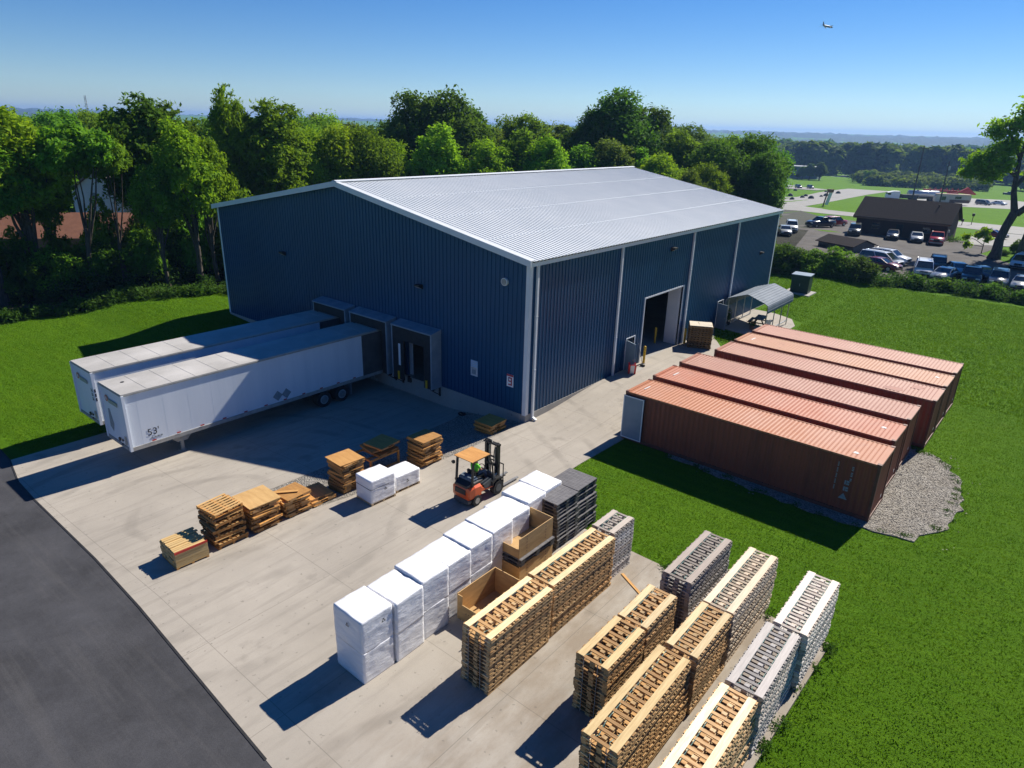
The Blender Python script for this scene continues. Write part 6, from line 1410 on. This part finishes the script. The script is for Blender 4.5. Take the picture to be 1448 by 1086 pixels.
for s in (-1.05, 1.05):
    for y in (-.5, .5): m = MB(); m.cyl((s-.12, y, .4), .4, .24, 12, 'x'); m.build("wheel", M['rubber'], o)
# ------------------------------------------------------------------ far buildings
fx, fy = -146, 470; fz_ = g(fx, fy)
o = thing("far_workshop", "long low grey-blue building half hidden by dark trees on the far lawn", "building", (fx, fy, fz_), R(5)); m = MB(); m.box(-22, 22, 0, 14, -1, 7.5); m.build("walls", M['farwall'], o); m = MB(); m.box(-22.4, 22.4, -.4, 14.4, 7.5, 8.0); m.build("roof", M['steel'], o)
m = MB(); m.box(-6, -2, -.15, 0, 0, 4); m.build("door", M['carblack'], o); m = MB(); m.cyl((0, -.15, 5.2), .8, .15, 14, 'y'); m.build("round_sign", M['white'], o)
for i, (x, y, h, r_) in enumerate(((-158, 462, 9, 2.6), (-140, 462, 9.5, 2.8), (-130, 460, 9, 3.5), (-125, 458, 11, 4.2), (-119, 460, 12, 4.6), (-150, 464, 5, 2.6), (-134, 463, 5, 2.4))):
    plant_tree(x, y, h, r_, 'oval', 'dark', "dark_yard_tree", f"dark tree before the far grey-blue building, {ORD[i]} from the nearer list of these from the left" if False else f"dark tree before the far grey-blue building, {ORD[sorted([-158, -140, -130, -125, -119, -150, -134]).index(x)]} from the left", "tree", "dark trees before the far building")
o = thing("far_house", "far house with an orange roof behind round dark trees", "house", (-100, 770, g(-100, 770)), R(10)); m = MB(); m.box(-12, 12, 0, 12, -1, 11); m.build("walls", M['cream'], o); m = MB(); m.prism([(-1, 10.8), (13, 10.8), (6, 17)], -13, 13, 'x'); m.build("roof", M['oramark'], o); m = MB(); m.box(-9.5, -7.5, 4, 6, 14, 19.5); m.build("chimney", M['brown'], o)
for i, (x, y, r_) in enumerate(((-106, 735, 8.0), (-97, 735, 8.2), (-88, 738, 8.4))):
    plant_tree(x, y, 15, r_, 'oval', 'dark', "round_dark_tree", f"round dark tree before the far orange-roofed house, {ORD[i]} from the left", "tree", "round dark trees before the far house")
for i, (x, y) in enumerate(((-88, 452), (-86, 458), (-92, 462), (-90, 470))):
    plant_tree(x, y, 8, 2.2, 'oval', 'g', "verge_tree", f"small narrow tree on the far road verge, {ORD[sorted((-88, -86, -92, -90)).index(x)]} from the left", "tree", "small trees on the far verge")
# pale house in the woods
hz_ = g(-104, 19)
o = thing("pale_house", "pale blue-white house with tan gable roof among the trees", "house", (-104.5, 20, hz_), R(38))
m = MB(); m.box(-4, 4, -4, 5, -1, 7.2); m.prism([(-4, 7.2), (4, 7.2), (0, 10.0)], -4, 5, 'y'); m.box(4, 9, -2, 5, -1, 7.2); m.build("walls", M['housewall'], o)
m = MB(); m.prism([(-4.6, 6.95), (0, 10.15), (4.6, 6.95), (4.6, 7.2), (0, 10.4), (-4.6, 7.2)], -4.5, 5.5, 'y'); m.prism([(-2.6, 7.2), (5.6, 7.2), (1.5, 9.9)], 3.5, 9.5, 'x'); m.build("roof", M['tan_roof'], o)
for x, z in ((5.6, 4.2), (7.4, 4.2)): m = MB(); m.box(x, x+.9, -2.06, -2, z, z+1.7); m.build("window", M['glass'], o)
m = MB(); m.cyl((-.4, -4.06, 6.4), .55, .06, 16, 'y'); m.build("round_window", M['greymark'], o)
o = thing("brown_roof_shed", "long low shed with a rust-brown metal roof in front of the pale house", "shed", (-80, 3.5, g(-80, 4)), R(52)); m = MB(); m.box(-9, 9, -3.5, 3.5, -.5, 4.2); m.build("walls", M['brown'], o); m = MB(); m.prism([(-4.2, 4.0), (0, 6.6), (4.2, 4.0), (4.2, 4.15), (0, 6.8), (-4.2, 4.15)], -9.5, 9.5, 'x'); m.build("roof", M['red_roof'], o)
o = thing("radio_mast", "thin radio mast far above the treetops on the left", "mast", (-300, 90, g(-300, 90))); m = MB()
for a in range(3): m.tube([(math.cos(a*2.1)*.6, math.sin(a*2.1)*.6, 0), (math.cos(a*2.1)*.3, math.sin(a*2.1)*.3, 31)], .10, 5)
for k in range(15): m.tube([(.5, 0, 2*k), (-.25, .45, 2*k+1), (-.25, -.45, 2*k+2)], .05, 4)
m.build("lattice", M['steel'], o)
# ------------------------------------------------------------------ far woods and hills
def far_wood(name, trees, seed, tint, leaf):
    r = np.random.default_rng(seed); Cs, Ns, Ss = [], [], []
    for (x, y, h, rad) in trees:
        n = int(330*min(1.7, rad/6)); d = r.normal(size=(n, 3)); d /= np.linalg.norm(d, axis=1, keepdims=True); d[:, 2] = np.abs(d[:, 2])*1.0-.25
        nl = 9; l = r.normal(size=(nl, 3)); l /= np.linalg.norm(l, axis=1, keepdims=True); l[:, 2] = np.abs(l[:, 2]); k = r.integers(0, nl, n)
        p = l[k]*.55+d*.5; Cs.append(np.column_stack([x+p[:, 0]*rad, y+p[:, 1]*rad, g(x, y)+h*(.50+.50*p[:, 2])*np.where(r.uniform(size=n) < .25, r.uniform(.1, .9, n), 1)])); Ns.append(p+r.normal(size=(n, 3))*.5+[0, 0, .4]); Ss.append(leaf*r.uniform(.6, 1.4, n)*rad/6)
    o = link(name, quad_cloud(name, np.concatenate(Cs), np.concatenate(Ns), np.concatenate(Ss), M['leaf'], 1.1), None); o.color = rgba(tint); return stuff(o)
r = random.Random(17)
def dirpt(px, d):   # a bearing in degrees left of +y and a distance from the camera's spot on the ground
    a = R(px); return 21.1-math.sin(a)*d, -27.2+math.cos(a)*d
bear = lambda a, b: r.uniform(a, b)
far_wood("far_wood", [(*dirpt(bear(6, 26), d), r.uniform(20, 27), r.uniform(8, 12)) for d in (620, 680, 740, 800, 860) for _ in range(34)], 1, (.10, .19, .034), 1.5)
far_wood("scrub_meadow", [(*dirpt(bear(5.5, 13.6), d), r.uniform(3.5, 7), r.uniform(4, 6)) for d in (470, 500, 530, 560, 590) for _ in range(26)], 2, (.12, .20, .03), .9)
far_wood("distant_wood", [(*dirpt(bear(-10, 90), d), r.uniform(20, 28), r.uniform(10, 16)) for d in (950, 1100, 1250, 1450) for _ in range(80)], 3, (.06, .13, .03), 2.4)
far_wood("side_wood", [(*dirpt(bear(28, 82), d), r.uniform(17, 22), r.uniform(6, 9)) for d in (190, 240, 300, 380, 480) for _ in range(34)], 4, (.085, .18, .025), 1.0)
far_wood("right_wood", [(*dirpt(bear(-8, 5), d), r.uniform(16, 24), r.uniform(8, 12)) for d in (520, 600, 700, 820) for _ in range(22)], 5, (.07, .145, .03), 1.5)
def hills():
    from mathutils import noise as N
    radii = [1000*1.05**k for k in range(40)]; na = 900; V = []; 
    for d in radii:
        for k in range(na):
            a = R(-60+190*k/(na-1)); x, y = 21.1-math.sin(a)*d, -27.2+math.cos(a)*d
            b = N.fractal(Vector((x*.00045, y*.00045, 0)), 1.0, 2.0, 4); t = N.noise(Vector((x*.021, y*.021, 3)))+.6*N.noise(Vector((x*.055, y*.055, 9)))
            V.append((x, y, g(x, y) - 4 + 22*b*min(1, d/3500) + 11*t + 6*max(0, (d-2500)/2500)*b))
    n = len(radii); ii = np.arange(n*na).reshape(n, na); F = np.stack([ii[:-1, :-1], ii[:-1, 1:], ii[1:, 1:], ii[1:, :-1]], -1).reshape(-1, 4)
    m, nn, l, p = newmat("hill_woods"); p.inputs["Roughness"].default_value = .95; v = coords(nn, l, 'Object')
    c = mix(nn, l, ramp(nn, l, noise(nn, l, v, .012, 8, .75), .35, .65), (.014, .036, .016), (.035, .065, .024)); l.new(c, p.inputs["Base Color"]); bump(nn, l, noise(nn, l, v, .05, 6, .8), p, 1.0, 8)
    structure(link("hills", raw_mesh("hills", np.array(V), F, m, True)))
hills()
# ------------------------------------------------------------------ the plane far off in the sky
pl = thing("airplane", "small grey airplane flying above the horizon in the clear sky", "airplane", (-498.6, 1643.9, 230.8+2), R(-58)); pl.rotation_euler = (R(2), R(-3), R(160))
m = MB(); m.tube([(0, -17, 0), (0, -15.5, .2), (0, -12, .3), (0, 10, .3), (0, 16, 1.0), (0, 18, 1.3)], [.3, 1.3, 1.9, 1.9, .9, .2], 14); m.build("fuselage", M['planegrey'], pl)
for s in (-1, 1):
    m = MB(); m.add([(s*1.5, -4, -.6), (s*1.5, 3, -.6), (s*17, 6.5, .9), (s*17, 4.6, .9), (s*1.5, -4, -1.0), (s*1.5, 3, -1.0), (s*17, 6.5, .7), (s*17, 4.6, .7)], [(0,1,2,3), (7,6,5,4), (0,3,7,4), (1,2,6,5), (2,3,7,6), (0,1,5,4)]); m.build("wing", M['planelit'] if s > 0 else M['planegrey'], pl)  # one wing pale, the other dark: sunlit look put into the colour
    m = MB(); m.tube([(s*5.6, -3.2, -1.9), (s*5.6, 1.2, -1.9)], [1.05, .8], 12); m.build("engine", M['planegrey'], pl)
    m = MB(); m.add([(s*.4, 13, 1.3), (s*.4, 16.5, 1.3), (s*6, 17.4, 1.8), (s*6, 16, 1.8), (s*.4, 13, 1.1), (s*.4, 16.5, 1.1), (s*6, 17.4, 1.7), (s*6, 16, 1.7)], [(0,1,2,3), (7,6,5,4), (0,3,7,4), (1,2,6,5), (2,3,7,6), (0,1,5,4)]); m.build("tailplane", M['planegrey'], pl)
m = MB(); m.prism([(11.5, 1.6), (16.5, 1.6), (18, 7.2), (15.8, 7.2)], -.2, .2, 'x'); m.build("tail_fin", M['planegrey'], pl)

# ------------------------------------------------------------------ haze
hm = bpy.data.materials.new("haze_air"); hm.use_nodes = True; hn = hm.node_tree.nodes; hn.remove(hn["Principled BSDF"])
pv = hn.new("ShaderNodeVolumePrincipled"); pv.inputs["Color"].default_value = (.30, .54, 1.0, 1); pv.inputs["Density"].default_value = .00016; pv.inputs["Anisotropy"].default_value = .25
hm.node_tree.links.new(pv.outputs[0], hn["Material Output"].inputs["Volume"])
m = MB(); m.box(-9500, 9500, -9500, 9500, -75, 80); stuff(m.build("haze", hm))
